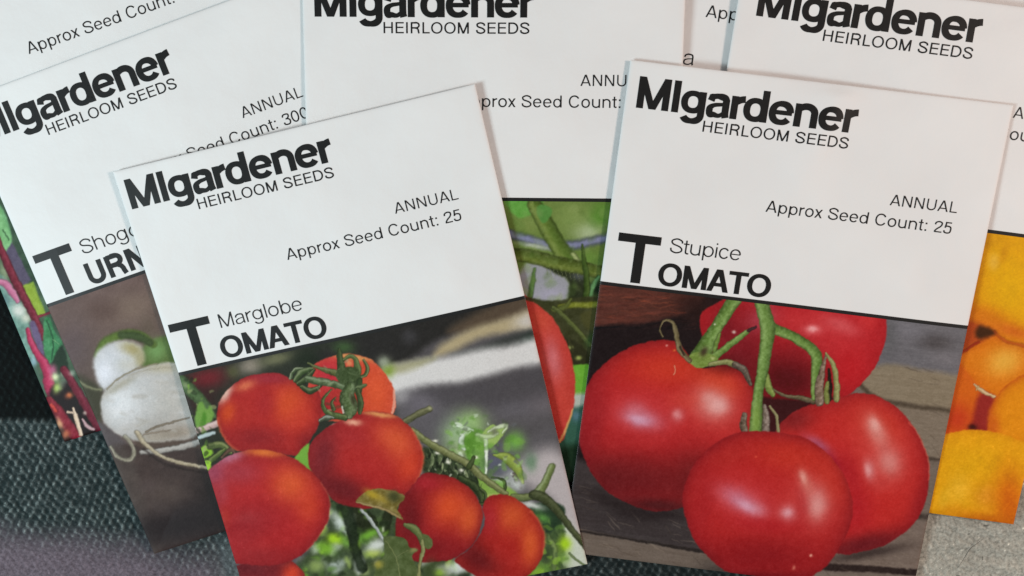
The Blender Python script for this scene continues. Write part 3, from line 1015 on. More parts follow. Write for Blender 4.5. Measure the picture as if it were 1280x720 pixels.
    P.tomato([(470, 514), (453, 515.6), (428, 525), (403, 538.5), (389, 554), (385, 573), (390, 590), (409.6, 616.7), (420, 627), (441, 633.5), (462, 635.4), (495, 626), (516, 608), (528.5, 583), (527, 560), (516, 537.5), (499, 522), (485, 515.6)], (166, 42, 40), (120, 30, 34), [
        (494, 552, 30, 24, 40, (206, 86, 52), .95), (512, 584, 16, 20, 20, (205, 70, 44), .8), (404, 570, 18, 36, 12, (112, 36, 42), .85), (428, 612, 40, 18, 20, (98, 27, 32), .9),
        (470, 575, 22, 24, 0, (172, 44, 42), .5), (440, 545, 22, 14, 0, (160, 46, 48), .6), (441, 528, 11, 4, 5, (226, 168, 140), .9), (474, 518, 22, 3.2, 6, (218, 158, 96), .85), (414, 530, 4, 2, 0, (210, 180, 175), .8)], 9, ealpha=.65, mott=8)
    P.stroke([(516, 538), (527, 560), (528.5, 583), (518, 605)], [3, 3, 3, 2], (224, 122, 78), 2.2, alpha=.4, shade=0)
    P.tomato([(531, 591), (552, 593.5), (571, 600), (588, 612), (600, 631), (603.5, 646), (598, 670), (585, 688), (563, 700), (540, 703), (520, 702), (500, 690), (494, 660), (500, 628), (516, 606)], (150, 36, 38), (100, 25, 30), [
        (562, 634, 24, 26, 30, (206, 78, 42), .95), (586, 650, 14, 22, 10, (210, 92, 48), .8), (512, 650, 16, 36, 0, (98, 26, 30), .85), (535, 685, 30, 14, 0, (116, 28, 32), .85), (532, 604, 20, 9, 10, (164, 40, 48), .8)], 8, ealpha=.6, mott=8)
    P.tomato([(627, 618.5), (610, 622.5), (603, 634), (606, 655), (597, 674), (584, 690), (568, 701), (590, 718), (620, 732), (650, 726), (672, 707), (679.5, 690), (681, 673), (675, 653), (663, 637.5), (647, 625)], (166, 42, 36), (104, 26, 30), [
        (640, 646, 20, 22, 40, (196, 82, 44), .9), (662, 682, 13, 26, 0, (208, 92, 46), .85), (600, 700, 30, 18, 20, (96, 27, 30), .9), (630, 690, 22, 20, 0, (160, 36, 32), .6), (612, 650, 12, 20, 0, (166, 40, 48), .7)], 8, ealpha=.55, mott=8)
    P.stroke([(664, 640), (676, 655), (681, 673), (679, 692)], [2.5, 3, 3, 2], (226, 134, 84), 2.2, alpha=.4, shade=0)
    P.tomato([(330, 698), (355, 697), (370, 703), (384, 722), (384, 760), (330, 790), (280, 770), (285, 715)], (118, 34, 38), (100, 28, 32), [
        (366, 716, 12, 14, 30, (206, 66, 42), .9), (310, 712, 26, 10, 0, (96, 28, 34), .8)], 5)
    P.tomato([(250, 620), (259, 591), (273.6, 578), (292.5, 567.5), (314, 562.5), (340, 564), (363, 571), (385, 585), (401, 602), (411.5, 621), (412, 642), (403.5, 663), (385, 687), (363, 700), (340, 706), (309, 705), (273, 700), (245, 665)], (170, 39, 40), (112, 26, 32), [
        (364, 606, 27, 24, 30, (206, 84, 46), .95), (386, 632, 16, 22, 0, (196, 66, 42), .8), (268, 592, 16, 16, 0, (152, 78, 104), .8), (288, 572, 18, 8, -22, (186, 134, 160), .75), (300, 590, 26, 16, 0, (156, 56, 68), .7),
        (330, 566, 24, 5, 4, (218, 120, 54), .85), (277, 618, 9, 14, 0, (166, 72, 86), .6), (281, 648, 8, 12, 0, (196, 70, 44), .7), (310, 647, 15, 7, -10, (186, 78, 74), .7), (310, 655, 46, 26, -20, (136, 29, 36), .7), (330, 694, 50, 12, 0, (140, 34, 38), .7),
        (300, 680, 16, 16, 0, (158, 42, 46), .5), (268, 640, 18, 40, 0, (138, 32, 38), .5)], 10, ealpha=.7, mott=8)
    P.stroke([(401, 603), (411.5, 621), (412, 642), (403, 664), (385, 687)], [2, 2, 2, 2, 2], (205, 120, 90), 1.6, alpha=.3, shade=0)
    # --- calyxes
    dk, lt = (62, 76, 46), (132, 142, 104)
    P.stroke([(362, 474), (367, 464), (376, 461), (384, 466)], [4, 5, 5, 6], (74, 88, 60), .9, light=(205, 208, 180))
    P.stroke([(368, 476), (376, 466), (390, 461)], [6, 9, 4], (64, 80, 46), .9, light=(170, 178, 140))
    P.stroke([(372, 480), (382, 474), (392, 463)], [6, 8, 4], (52, 66, 38), .9, light=(140, 150, 110))
    P.stroke([(376, 484), (388, 489), (402, 482)], [5, 8, 3], (54, 68, 40), .9, light=(150, 160, 120))
    P.stroke([(384, 474), (398, 477), (412, 479), (434, 485)], [9, 10, 9, 8], (82, 98, 66), .9, light=(170, 180, 150), tex=16)
    P.stroke([(384, 454), (400, 461), (418, 466), (430, 470)], [2, 5, 8, 8], (92, 96, 56), .9, light=lt)
    P.stroke([(424, 436), (425, 450), (428, 470)], [4, 9, 13], dk, .9, light=(98, 112, 72))
    P.stroke([(430, 449), (438, 445), (445, 450), (446, 466)], [4, 6, 7, 12], (78, 94, 54), .9, light=(140, 152, 100))
    P.stroke([(455, 450), (459, 459), (457, 468), (450, 472)], [3, 5, 5, 5], (70, 84, 50), .9, light=(160, 166, 120))
    P.blob(436, 454, 4, 4, 0, (214, 140, 96), .9)
    P.poly([(420, 465), (436, 458), (448, 462), (450, 478), (440, 486), (424, 478)], (64, 78, 46), 1.2, tex=40, tscale=3)
    P.stroke([(450, 476), (449, 490), (450, 500)], [8, 7, 4], (60, 76, 44), .9)
    P.stroke([(446, 486), (458, 481)], [9, 3], (84, 100, 64), .9, light=lt)
    P.stroke([(438, 484), (434, 496), (438, 510), (436, 518)], [14, 20, 20, 12], (84, 100, 62), 1, light=(140, 154, 118), tex=30)
    P.stroke([(447, 488), (451, 502), (450, 516)], [6, 8, 5], (58, 72, 42), .9, light=(110, 120, 76))
    P.blob(441, 500, 3, 9, -20, (50, 46, 28), .8)
    P.stroke([(414, 487), (405, 497), (404, 508), (412, 518), (430, 522)], [2, 4, 5, 8, 9], (70, 86, 48), .9, light=(140, 150, 100), tex=14)
    P.stroke([(419, 497), (415, 503), (417, 512)], [2, 4, 6], (66, 76, 44), .8, light=(150, 150, 110))
    P.stroke([(428, 508), (430, 516)], [2.5, 2.5], (215, 215, 200), .7, alpha=.8)
    P.stroke([(400, 526), (408, 523), (416, 523)], [5, 8, 4], (70, 78, 60), .9, light=(215, 218, 210))
    P.scatter([(362, 466), (392, 458), (448, 448), (456, 480), (448, 516), (408, 522), (400, 490), (376, 488)], 40, (1.5, 4), [(44, 54, 32), (104, 118, 80), (150, 158, 120), (58, 72, 42)], 14, .8, .55, 2.4)
    # --- leaves in front
    P.poly([(445, 627), (450, 620), (458, 614), (470, 610.5), (488, 612.5), (505, 620), (500, 630), (496, 636), (504, 650), (493, 645), (481, 638), (460, 632)], (122, 108, 58), 1.1, tex=60, tscale=5)
    P.blob(466, 618, 11, 5, 30, (176, 150, 46), .85)
    P.blob(478, 624, 8, 4, 30, (160, 138, 56), .7)
    P.blob(493, 621, 9, 7, 20, (58, 62, 36), .85)
    P.stroke([(446, 627), (460, 631), (481, 637), (500, 648)], [2, 3, 4, 3], (160, 138, 96), .9, alpha=.8)
    P.stroke([(506, 656), (516, 660), (524, 669), (528, 682)], [5, 10, 8, 5], (94, 106, 62), .9, light=(140, 146, 96))
    P.poly([(527, 668), (536, 670), (541, 680), (536, 687), (529, 684)], (88, 98, 58), 1.1, tex=20)
    P.poly([(479, 673), (486, 670), (500, 671), (508, 676), (511, 684), (522, 687.5), (515, 696), (522, 712), (530, 735), (466, 735), (470, 712), (468, 705), (474, 700), (481, 692)], (82, 94, 56), 1.1, tex=34, tscale=6)
    P.blob(473, 705, 6, 5, 0, (164, 152, 66), .8)
    P.blob(517, 688, 5, 3, 0, (150, 140, 90), .7)
    P.stroke([(482, 676), (494, 694), (500, 722)], [2, 2, 2], (120, 128, 82), .9, alpha=.7)
    P.stroke([(495, 696), (510, 688)], [1.5, 1.5], (116, 124, 80), .9, alpha=.6)
    P.stroke([(527, 676), (528, 690), (524, 706), (523, 722)], [4, 5, 4, 5], (126, 128, 82), .9, light=(160, 160, 112))
    P.blob(538, 712, 8, 12, 0, (62, 74, 44), .8)
    P.finish()
    return P


def paint_stupice(X, Y):
    P = Print(X, Y, (112, 100, 92))
    # planks at the lower right
    P.poly([(1000, 500), (1092, 497), (1118, 505), (1300, 520), (1300, 585), (1150, 574), (980, 560)], (124, 112, 98), 2.5)
    P.poly([(1000, 440), (1110, 452), (1300, 470), (1300, 522), (1118, 504), (1092, 496), (1060, 470)], (132, 120, 101), 5)
    P.poly([(1090, 380), (1300, 400), (1300, 474), (1180, 466), (1120, 455), (1080, 452)], (106, 104, 108), 5)
    P.blob(1168, 428, 24, 10, 8, (78, 74, 75), .9)
    P.blob(1135, 412, 24, 14, 8, (118, 116, 122), .7)
    P.blob(1112, 420, 10, 26, 0, (92, 92, 94), .7)
    P.blob(1185, 448, 20, 8, 8, (122, 118, 122), .6)
    P.poly([(1120, 574), (1300, 584), (1300, 660), (1120, 650)], (112, 101, 91), 3, smooth=False)
    P.poly([(1000, 650), (1300, 655), (1300, 722), (1150, 713), (1000, 706)], (116, 102, 93), 3, smooth=False)
    P.poly([(1000, 716), (1150, 722), (1300, 730), (1300, 780), (1000, 780)], (116, 105, 95), 2, smooth=False)
    P.tex((6, 6, 6), 30, 3.0, 6, off=2)
    P.tex((6, 6, 6), 5, 1.6, 6, off=3)
    P.stroke([(1070, 474), (1082, 488), (1094, 497), (1118, 504), (1200, 515)], [5, 6, 6, 6, 5], (80, 70, 58), 3, shade=0)
    P.stroke([(1140, 571), (1200, 578)], [4, 4], (76, 66, 58), 2.4, shade=0)
    P.stroke([(1120, 643), (1200, 650)], [7, 7], (66, 57, 52), 3, shade=0)
    P.stroke([(1000, 706), (1040, 709), (1090, 712), (1160, 717)], [9, 9, 8, 8], (46, 36, 34), 1.8, shade=0)
    # left: wooden board and its shadowy underside as printed
    P.poly([(690, 340), (905, 368), (900, 480), (880, 700), (640, 720)], (33, 25, 26), 3, smooth=False)
    P.poly([(700, 340), (870, 362), (862, 390), (830, 398), (800, 403), (743, 407), (700, 410)], (88, 50, 42), 4)
    P.tex((22, 10, 8), 26, 3.2, -5, off=4, mask=(X < 870) * (Y < 412) * 1.0)
    P.blob(870, 385, 30, 22, 0, (44, 28, 26), .9)
    P.poly([(690, 570), (760, 590), (850, 620), (900, 700), (880, 700), (734, 668), (690, 660)], (62, 55, 55), 6)
    P.poly([(690, 655), (735, 664), (775, 671), (831, 680), (880, 690), (920, 700), (960, 740), (690, 720)], (106, 94, 85), 1.8)
    P.blob(900, 712, 26, 10, 8, (66, 58, 54), .8)
    P.tex((7, 7, 7), 22, 2.2, 8, off=6, mask=((X < 900) & (Y > 600)) * 1.0)
    P.stroke([(690, 658), (735, 666), (775, 672), (831, 681), (890, 691)], [3, 3, 3, 4, 5], (46, 40, 38), 1.4, shade=0)
    P.blob(780, 655, 60, 8, 9, (56, 48, 48), .5)
    for bx in ([(1000, 445), (1300, 470), (1300, 740), (1000, 720)], [(690, 590), (900, 610), (960, 730), (690, 720)]):
        P.scatter(bx, 90, (.8, 1.8), [(84, 72, 62), (140, 126, 112), (70, 60, 54)], 24, .9, .45, 14, .06)
    P.scatter([(744, 358), (860, 372), (850, 396), (744, 404)], 60, (.8, 1.8), [(126, 62, 46), (66, 32, 30), (140, 74, 52)], 25, .9, .5, 14, -.35)
    # rear tomato
    P.tomato([(875, 395), (905, 375), (960, 340), (1095, 350), (1108, 400), (1105, 430), (1092, 461), (1070, 486), (1045, 501), (1000, 506), (950, 502), (910, 478), (885, 440)], (176, 36, 42), (150, 28, 34), [
        (925, 440, 45, 62, 0, (124, 30, 38), .95), (955, 398, 20, 16, -30, (172, 78, 92), .7), (985, 475, 56, 34, 0, (84, 20, 25), .97), (1000, 440, 18, 20, 0, (120, 26, 32), .6), (1060, 460, 24, 30, 0, (186, 34, 40), .8),
        (1016, 412, 13, 7, 0, (222, 132, 136), .85), (1010, 400, 40, 14, 0, (196, 60, 62), .6), (1052, 408, 22, 10, 20, (206, 106, 110), .75), (1085, 400, 14, 12, 0, (204, 58, 58), .6), (1040, 420, 44, 26, 0, (198, 58, 62), .5), (905, 410, 14, 24, 0, (112, 26, 34), .7)], 10, ealpha=.55, mott=6)
    P.blob(918, 415, 2.4, 2, 0, (205, 190, 180), .9)
    P.poly([(925, 492), (960, 497), (1010, 500), (1044, 497), (1030, 512), (1000, 520), (985, 545), (930, 540)], (58, 24, 26), 3)
    P.blob(770, 630, 46, 12, 22, (40, 32, 32), .7)
    P.blob(820, 642, 40, 9, 0, (38, 30, 31), .75)
    P.blob(1085, 692, 50, 7, -10, (52, 42, 40), .8)
    # right tomato
    P.tomato([(1047, 498), (1067, 491.5), (1082, 492), (1099, 496), (1127, 515), (1147.5, 543), (1159.5, 574), (1161, 605), (1154, 637), (1134, 664), (1106, 682), (1075, 690.5), (1047, 692), (1000, 670), (970, 600), (968, 545), (985, 520), (1012, 506)], (188, 46, 42), (122, 26, 32), [(1100, 556, 34, 44, -20, (202, 78, 72), .6),
        (1100, 530, 36, 22, 30, (192, 56, 42), .7), (1096, 540, 12, 24, -28, (208, 132, 124), .85), (1112, 578, 18, 22, -20, (200, 112, 106), .8), (1100, 606, 14, 10, 0, (190, 70, 66), .5), (1087, 588, 8, 14, -10, (206, 130, 130), .8),
        (992, 525, 24, 14, 0, (122, 34, 36), .8), (1022, 556, 20, 8, 32, (166, 90, 118), .8), (1040, 578, 18, 9, 45, (140, 26, 52), .7), (1066, 640, 26, 34, 0, (166, 30, 40), .7), (1080, 682, 56, 14, -12, (100, 28, 34), .9), (1150, 630, 10, 40, 20, (140, 30, 36), .5), (1062, 590, 14, 34, -20, (160, 30, 40), .6)], 13, ealpha=.68, mott=6)
    P.stroke([(1136, 528), (1148, 543), (1160, 575), (1161, 600)], [2, 2, 2, 2], (206, 92, 76), 1, alpha=.5, shade=0)
    # left tomato
    P.tomato([(823, 425), (787, 434), (755, 454.5), (735, 479), (725, 515), (724, 552), (737, 588), (762, 617), (801, 635), (834, 638), (880, 620), (930, 570), (944, 521), (941, 487), (928, 466), (912, 459), (895, 459), (880, 461), (866, 453), (858, 440), (846, 428)], (178, 40, 41), (112, 25, 31), [(800, 520, 44, 30, 10, (196, 68, 72), .7), (890, 506, 40, 32, 20, (204, 78, 70), .65), (735, 540, 18, 60, 8, (132, 30, 36), .7),
        (840, 460, 60, 24, 0, (196, 58, 40), .85), (900, 480, 30, 18, 20, (204, 70, 46), .8), (800, 600, 84, 38, 8, (108, 29, 32), .95), (760, 600, 30, 20, 30, (98, 27, 30), .7), (830, 632, 50, 9, 4, (70, 28, 30), .85), (870, 600, 34, 40, 0, (104, 30, 32), .8), (742, 520, 14, 40, 10, (160, 38, 42), .6),
        (802, 524, 24, 12, 14, (192, 122, 142), .9), (796, 512, 14, 10, 20, (196, 110, 122), .6), (892, 505, 24, 19, 28, (210, 140, 134), .95), (847, 519, 9, 9, 0, (198, 102, 106), .85), (858, 500, 26, 12, 0, (198, 70, 58), .5), (915, 525, 20, 20, 0, (186, 52, 48), .4),
        (800, 550, 40, 12, 0, (172, 40, 42), .5)], 13, ealpha=.72, mott=6)
    P.stroke([(843, 457), (844, 464), (842, 468)], [1.5, 2, 1.5], (226, 150, 120), .7, alpha=.8)
    P.blob(833, 432, 1.6, 1.4, 0, (220, 160, 150), .8)
    P.blob(843, 438, 2, 1.4, 0, (214, 120, 60), .7)
    # stems
    g, gl = (102, 132, 66), (146, 176, 104)
    P.blob(906, 455, 26, 12, 0, (70, 20, 22), .5)
    P.stroke([(922, 370), (904, 397), (887, 424), (876, 446)], [17, 16, 18, 26], g, 1, light=gl, lside=-1, tex=26)
    P.stroke([(900, 418), (895, 432), (893, 446)], [4, 6, 6], (112, 140, 70), 1, tex=20)
    P.stroke([(884, 452), (900, 441), (922.5, 424), (936, 413), (944, 409)], [12, 9, 8, 5, 2], (108, 138, 70), .9, light=(152, 178, 108), tex=18)
    P.stroke([(936, 413), (945, 408.5)], [5, 3], (66, 34, 46), .9, alpha=.9)
    P.poly([(860, 446), (872, 440), (892, 444), (898, 450), (888, 458), (872, 460), (862, 454)], (116, 138, 66), 1.2, tex=36, tscale=3)
    P.blob(880, 439.5, 4.5, 6.5, 25, (64, 50, 38), .9)
    P.blob(891, 448, 3, 2, 0, (180, 190, 130), .8)
    P.blob(894, 405.5, 1.6, 1.4, 0, (220, 220, 200), .9)
    P.stroke([(862, 451), (852, 440), (847, 428), (844, 412), (840, 403), (834, 400), (828, 403), (825, 411), (828, 421)], [6, 7, 7, 6, 4, 3, 2.2, 2, 2.2], (112, 100, 72), .8, light=(150, 140, 105), tex=20)
    P.stroke([(855, 444), (850, 434)], [2.5, 2.5], (44, 32, 26), .8, alpha=.8)
    P.stroke([(888, 456), (906, 452.5), (920, 456)], [6, 7, 8], (126, 130, 82), .9, light=(176, 176, 124), tex=18)
    P.stroke([(919, 456), (930, 463), (938, 480)], [8, 8, 5], (92, 82, 72), .9, light=(140, 128, 112), tex=26)
    P.stroke([(931, 518), (929, 530), (931, 542)], [6, 9, 8], (104, 90, 76), 1, light=(150, 135, 118), tex=36)
    P.stroke([(956, 508), (957.5, 522), (957, 542)], [6, 9, 10], (122, 108, 98), 1, light=(168, 152, 142), tex=36)
    P.stroke([(962, 508), (971, 522), (972.5, 541)], [3, 4, 4], (136, 130, 92), .8, light=(170, 164, 124))
    P.stroke([(966, 486), (980, 494), (1002, 498), (1016, 502)], [3, 4, 6, 7], (94, 84, 64), .9, light=(136, 126, 92), tex=16)
    P.stroke([(958, 470), (961, 484), (966, 493)], [8, 9, 7], (118, 138, 70), .9, light=(160, 172, 100), tex=14)
    P.stroke([(962, 409), (980, 416), (998, 425), (1014, 436), (1021, 448), (1019, 470), (1017, 497)], [13, 12, 13, 13, 14, 11, 7], g, 1, light=gl, lside=1, tex=22)
    P.stroke([(949, 360), (953, 381), (960, 410), (957.5, 435), (952.5, 470), (947.5, 495), (944, 540)], [17, 18, 19, 16, 14, 13, 17], (106, 136, 70), 1, light=(152, 182, 112), lside=1, tex=22)
    P.blob(945, 525, 6, 22, 5, (132, 160, 70), .5)
    P.stroke([(1033, 444), (1028, 462), (1024, 482), (1024, 502)], [3, 7, 11, 12], (124, 104, 88), .9, light=(166, 146, 130), tex=40)
    P.stroke([(1036, 462), (1037, 480), (1036, 498)], [3, 6, 8], (40, 32, 26), 1)
    P.stroke([(1034, 478), (1033, 490), (1034, 502)], [4, 7, 7], (126, 134, 74), .9, tex=20)
    P.stroke([(1033, 442), (1041, 455), (1045, 472), (1046, 499)], [3, 6, 7, 8], (140, 142, 90), .9, light=(176, 176, 120), tex=18)
    # front tomato
    P.tomato([(951, 539), (923, 540.5), (895.5, 553), (868, 578), (854, 611), (854, 637), (868, 675.5), (890, 700.5), (912, 716), (951, 726), (995, 724.5), (1023, 716), (1045.5, 692), (1062, 659), (1066, 631), (1057, 598), (1034.5, 567), (1007, 548), (979, 541.5)], (178, 41, 40), (118, 26, 32), [(930, 626, 44, 26, 20, (196, 70, 76), .65), (1014, 624, 34, 42, 0, (200, 76, 72), .6),
        (990, 570, 50, 20, 10, (188, 52, 39), .8), (1035, 600, 20, 34, -25, (192, 54, 42), .7), (950, 696, 80, 30, 0, (132, 27, 32), .85), (951, 722, 60, 8, 0, (104, 24, 28), .7), (876, 640, 16, 50, 10, (158, 34, 38), .6), (880, 700, 24, 14, 30, (112, 28, 32), .6),
        (924, 624, 27, 13, 28, (194, 112, 130), .9), (945, 636, 14, 9, 20, (202, 134, 148), .6), (984, 641, 12, 11, 20, (200, 116, 122), .9), (1019, 628, 18, 24, 0, (200, 118, 114), .85), (1006, 602, 8, 16, -20, (204, 126, 114), .7), (1002, 634, 9, 22, 0, (168, 36, 40), .5),
        (955, 655, 46, 10, 4, (168, 32, 40), .5), (912, 570, 24, 12, -20, (172, 46, 42), .6)], 14, ealpha=.72, mott=6)
    P.blob(1013.5, 694, 2.2, 1.8, 0, (226, 170, 150), .9)
    P.blob(992.5, 709, 2, 3, 20, (210, 130, 110), .7)
    P.blob(945, 570, 1.6, 1.4, 0, (220, 90, 70), .7)
    # printed glints on the skins
    for (a, b, c, d, e, f, g) in ((898, 507, 13, 10, 20, (222, 168, 164), .8), (884, 497, 8, 7, 0, (214, 150, 144), .6), (798, 524, 13, 6, 14, (206, 158, 180), .8), (846, 518, 5, 5, 0, (214, 140, 142), .7),
                                  (932, 631, 14, 6, 26, (208, 156, 176), .8), (984, 640, 6, 5, 0, (216, 156, 164), .8), (1022, 632, 9, 14, 0, (216, 152, 148), .75), (1004, 596, 4, 8, -20, (222, 160, 148), .7),
                                  (1093, 530, 6, 10, -24, (224, 168, 160), .8), (1112, 578, 10, 12, -20, (212, 140, 134), .6), (1085, 588, 4, 8, -10, (222, 160, 160), .7), (1016, 411, 7, 4, 0, (234, 170, 170), .8)):
        P.blob(a, b, c, d, e, f, g)
    P.finish(4.5)
    return P


def paint_centre(X, Y):
    P = Print(X, Y, (104, 124, 62))
    P.tex((16, 16, 14), 30, 40, 20, off=2)
    P.blob(735, 290, 20, 14, 0, (172, 184, 150), .9)
    P.blob(712, 270, 24, 18, 30, (126, 146, 82), .8)
    P.blob(752, 268, 14, 16, 40, (84, 132, 48), .9)
    P.blob(644, 285, 12, 14, 0, (90, 112, 48), .8)
    P.blob(660, 282, 18, 9, 0, (122, 138, 74), .7)
    P.blob(738, 325, 16, 12, 0, (104, 138, 60), .8)
    P.blob(748, 345, 14, 20, 0, (82, 110, 56), .8)
    P.poly([(630, 244), (676, 250), (674, 262), (666, 268), (652, 272), (640, 266)], (98, 154, 68), 2.5, tex=20)
    P.stroke([(625, 292), (642, 294), (660, 300), (690, 307), (720, 306), (756, 298), (775, 292)], [13, 13, 13, 13, 13, 13, 13], (72, 80, 84), 3, .8, shade=0)
    P.stroke([(625, 290), (642, 293), (660, 299), (690, 306), (720, 306), (756, 298), (775, 293)], [7, 8, 8, 8, 8, 8, 8], (132, 134, 168), 2.6, .85, shade=.2)
    P.blob(670, 308, 22, 3, 10, (190, 196, 182), .8)
    P.stroke([(668, 256), (682, 280), (696, 305), (716, 332)], [18, 22, 22, 22], (88, 110, 46), 1.8, light=(146, 160, 88), lside=1, tex=12)
    P.poly([(670, 262), (678, 256), (690, 262), (686, 274), (678, 279)], (86, 134, 64), 1.5)
    P.stroke([(716, 318), (722, 326)], [6, 6], (176, 186, 130), 2, alpha=.8)
    # grey sky patch and the stems
    P.poly([(648, 345), (660, 328), (676, 330), (692, 338), (709, 349), (713, 366), (700, 379), (660, 380), (646, 370)], (148, 148, 154), 3.5)
    P.blob(690, 368, 18, 8, 0, (166, 160, 180), .7)
    P.poly([(676, 330), (700, 336), (728, 344), (740, 360), (734, 382), (712, 382), (711, 352), (694, 342)], (44, 50, 32), 2.5, tex=16)
    P.blob(724, 345, 10, 6, 0, (96, 100, 108), .6)
    P.stroke([(640, 318), (660, 320), (684, 326), (716, 333), (760, 342)], [16, 17, 18, 17, 16], (86, 100, 44), 1.6, light=(128, 140, 66), lside=1, tex=20)
    for k in range(9):
        P.stroke([(682 + k * 5, 334 + k * 1.1), (684 + k * 5, 343 + k)], [.9, .7], (130, 136, 96), .6, alpha=.55)
    P.stroke([(668, 336), (666, 352), (661, 378)], [3, 6, 8], (76, 104, 56), 1.4, light=(106, 132, 74))
    P.blob(748, 362, 10, 12, 0, (24, 34, 26), .95)
    P.stroke([(748, 346), (740, 360), (736, 380)], [4, 7, 6], (98, 142, 92), 1.4)
    P.stroke([(728, 306), (730, 325), (733, 350), (733, 378)], [3, 6, 8, 8], (60, 80, 34), 1.2, light=(90, 110, 52))
    P.scatter([(634, 252), (760, 252), (758, 378), (650, 380)], 70, (4, 12), [(76, 100, 44), (118, 140, 76), (96, 124, 60), (140, 156, 96)], 23, 3.0, .35)
    # calyx over the fruit
    P.poly([(655, 372), (690, 376), (760, 376), (760, 458), (718, 458), (700, 420), (680, 392)], (58, 60, 36), 2, tex=26, tscale=8)
    P.stroke([(700, 384), (720, 381), (750, 381)], [8, 8, 9], (122, 128, 50), 2, tex=20)
    P.stroke([(692, 388), (706, 384), (714, 374)], [8, 6, 4], (90, 98, 48), 2)
    P.poly([(726, 392), (760, 385), (760, 415), (736, 412)], (72, 72, 40), 3)
    P.stroke([(692, 384), (712, 402), (730, 422), (738, 432)], [5, 7, 6, 5], (82, 90, 50), 1.5, light=(112, 120, 66))
    P.blob(738, 424, 5, 10, 30, (50, 76, 40), .7)
    P.poly([(700, 420), (716, 425), (735, 440), (734, 458), (719, 457), (706, 440)], (46, 46, 28), 2)
    P.blob(713, 434, 3, 2.4, 0, (160, 168, 96), .9)
    P.blob(723, 447, 4, 2.8, 0, (160, 172, 92), .9)
    P.poly([(716, 456), (760, 455), (760, 500), (712, 500)], (104, 162, 54), 1.6, smooth=False, tex=16)
    P.poly([(712, 492), (760, 490), (760, 515), (708, 520)], (170, 176, 164), 4, smooth=False)
    P.poly([(700, 516), (724, 508), (760, 505), (760, 620), (690, 620), (690, 560)], (52, 88, 72), 4)
    P.blob(720, 520, 6, 8, 0, (88, 120, 140), .7)
    P.poly([(690, 570), (740, 560), (740, 640), (680, 640)], (26, 44, 28), 8)
    P.tomato([(640, 372), (660, 372), (676, 384), (693, 400), (706, 424), (715, 450), (719, 478), (717, 508), (708, 535), (698, 556), (640, 590), (600, 480)], (184, 62, 54), (170, 60, 50), [
        (692, 450, 10, 28, -10, (196, 108, 112), .85), (676, 400, 14, 18, -40, (192, 76, 58), .8), (706, 500, 12, 30, 0, (188, 66, 54), .7), (690, 540, 14, 18, 0, (176, 48, 44), .7)], 6, ealpha=.4)
    P.stroke([(716, 512), (708, 535), (700, 552)], [2, 3, 3], (210, 166, 100), 1.2, alpha=.8, shade=0)
    # the leaf edges along the top of the fruit
    P.stroke([(655, 373), (672, 378), (690, 390), (706, 412), (716, 440)], [4, 4, 3, 3, 2], (58, 58, 34), 1.2, shade=0, alpha=.85)
    P.finish()
    return P


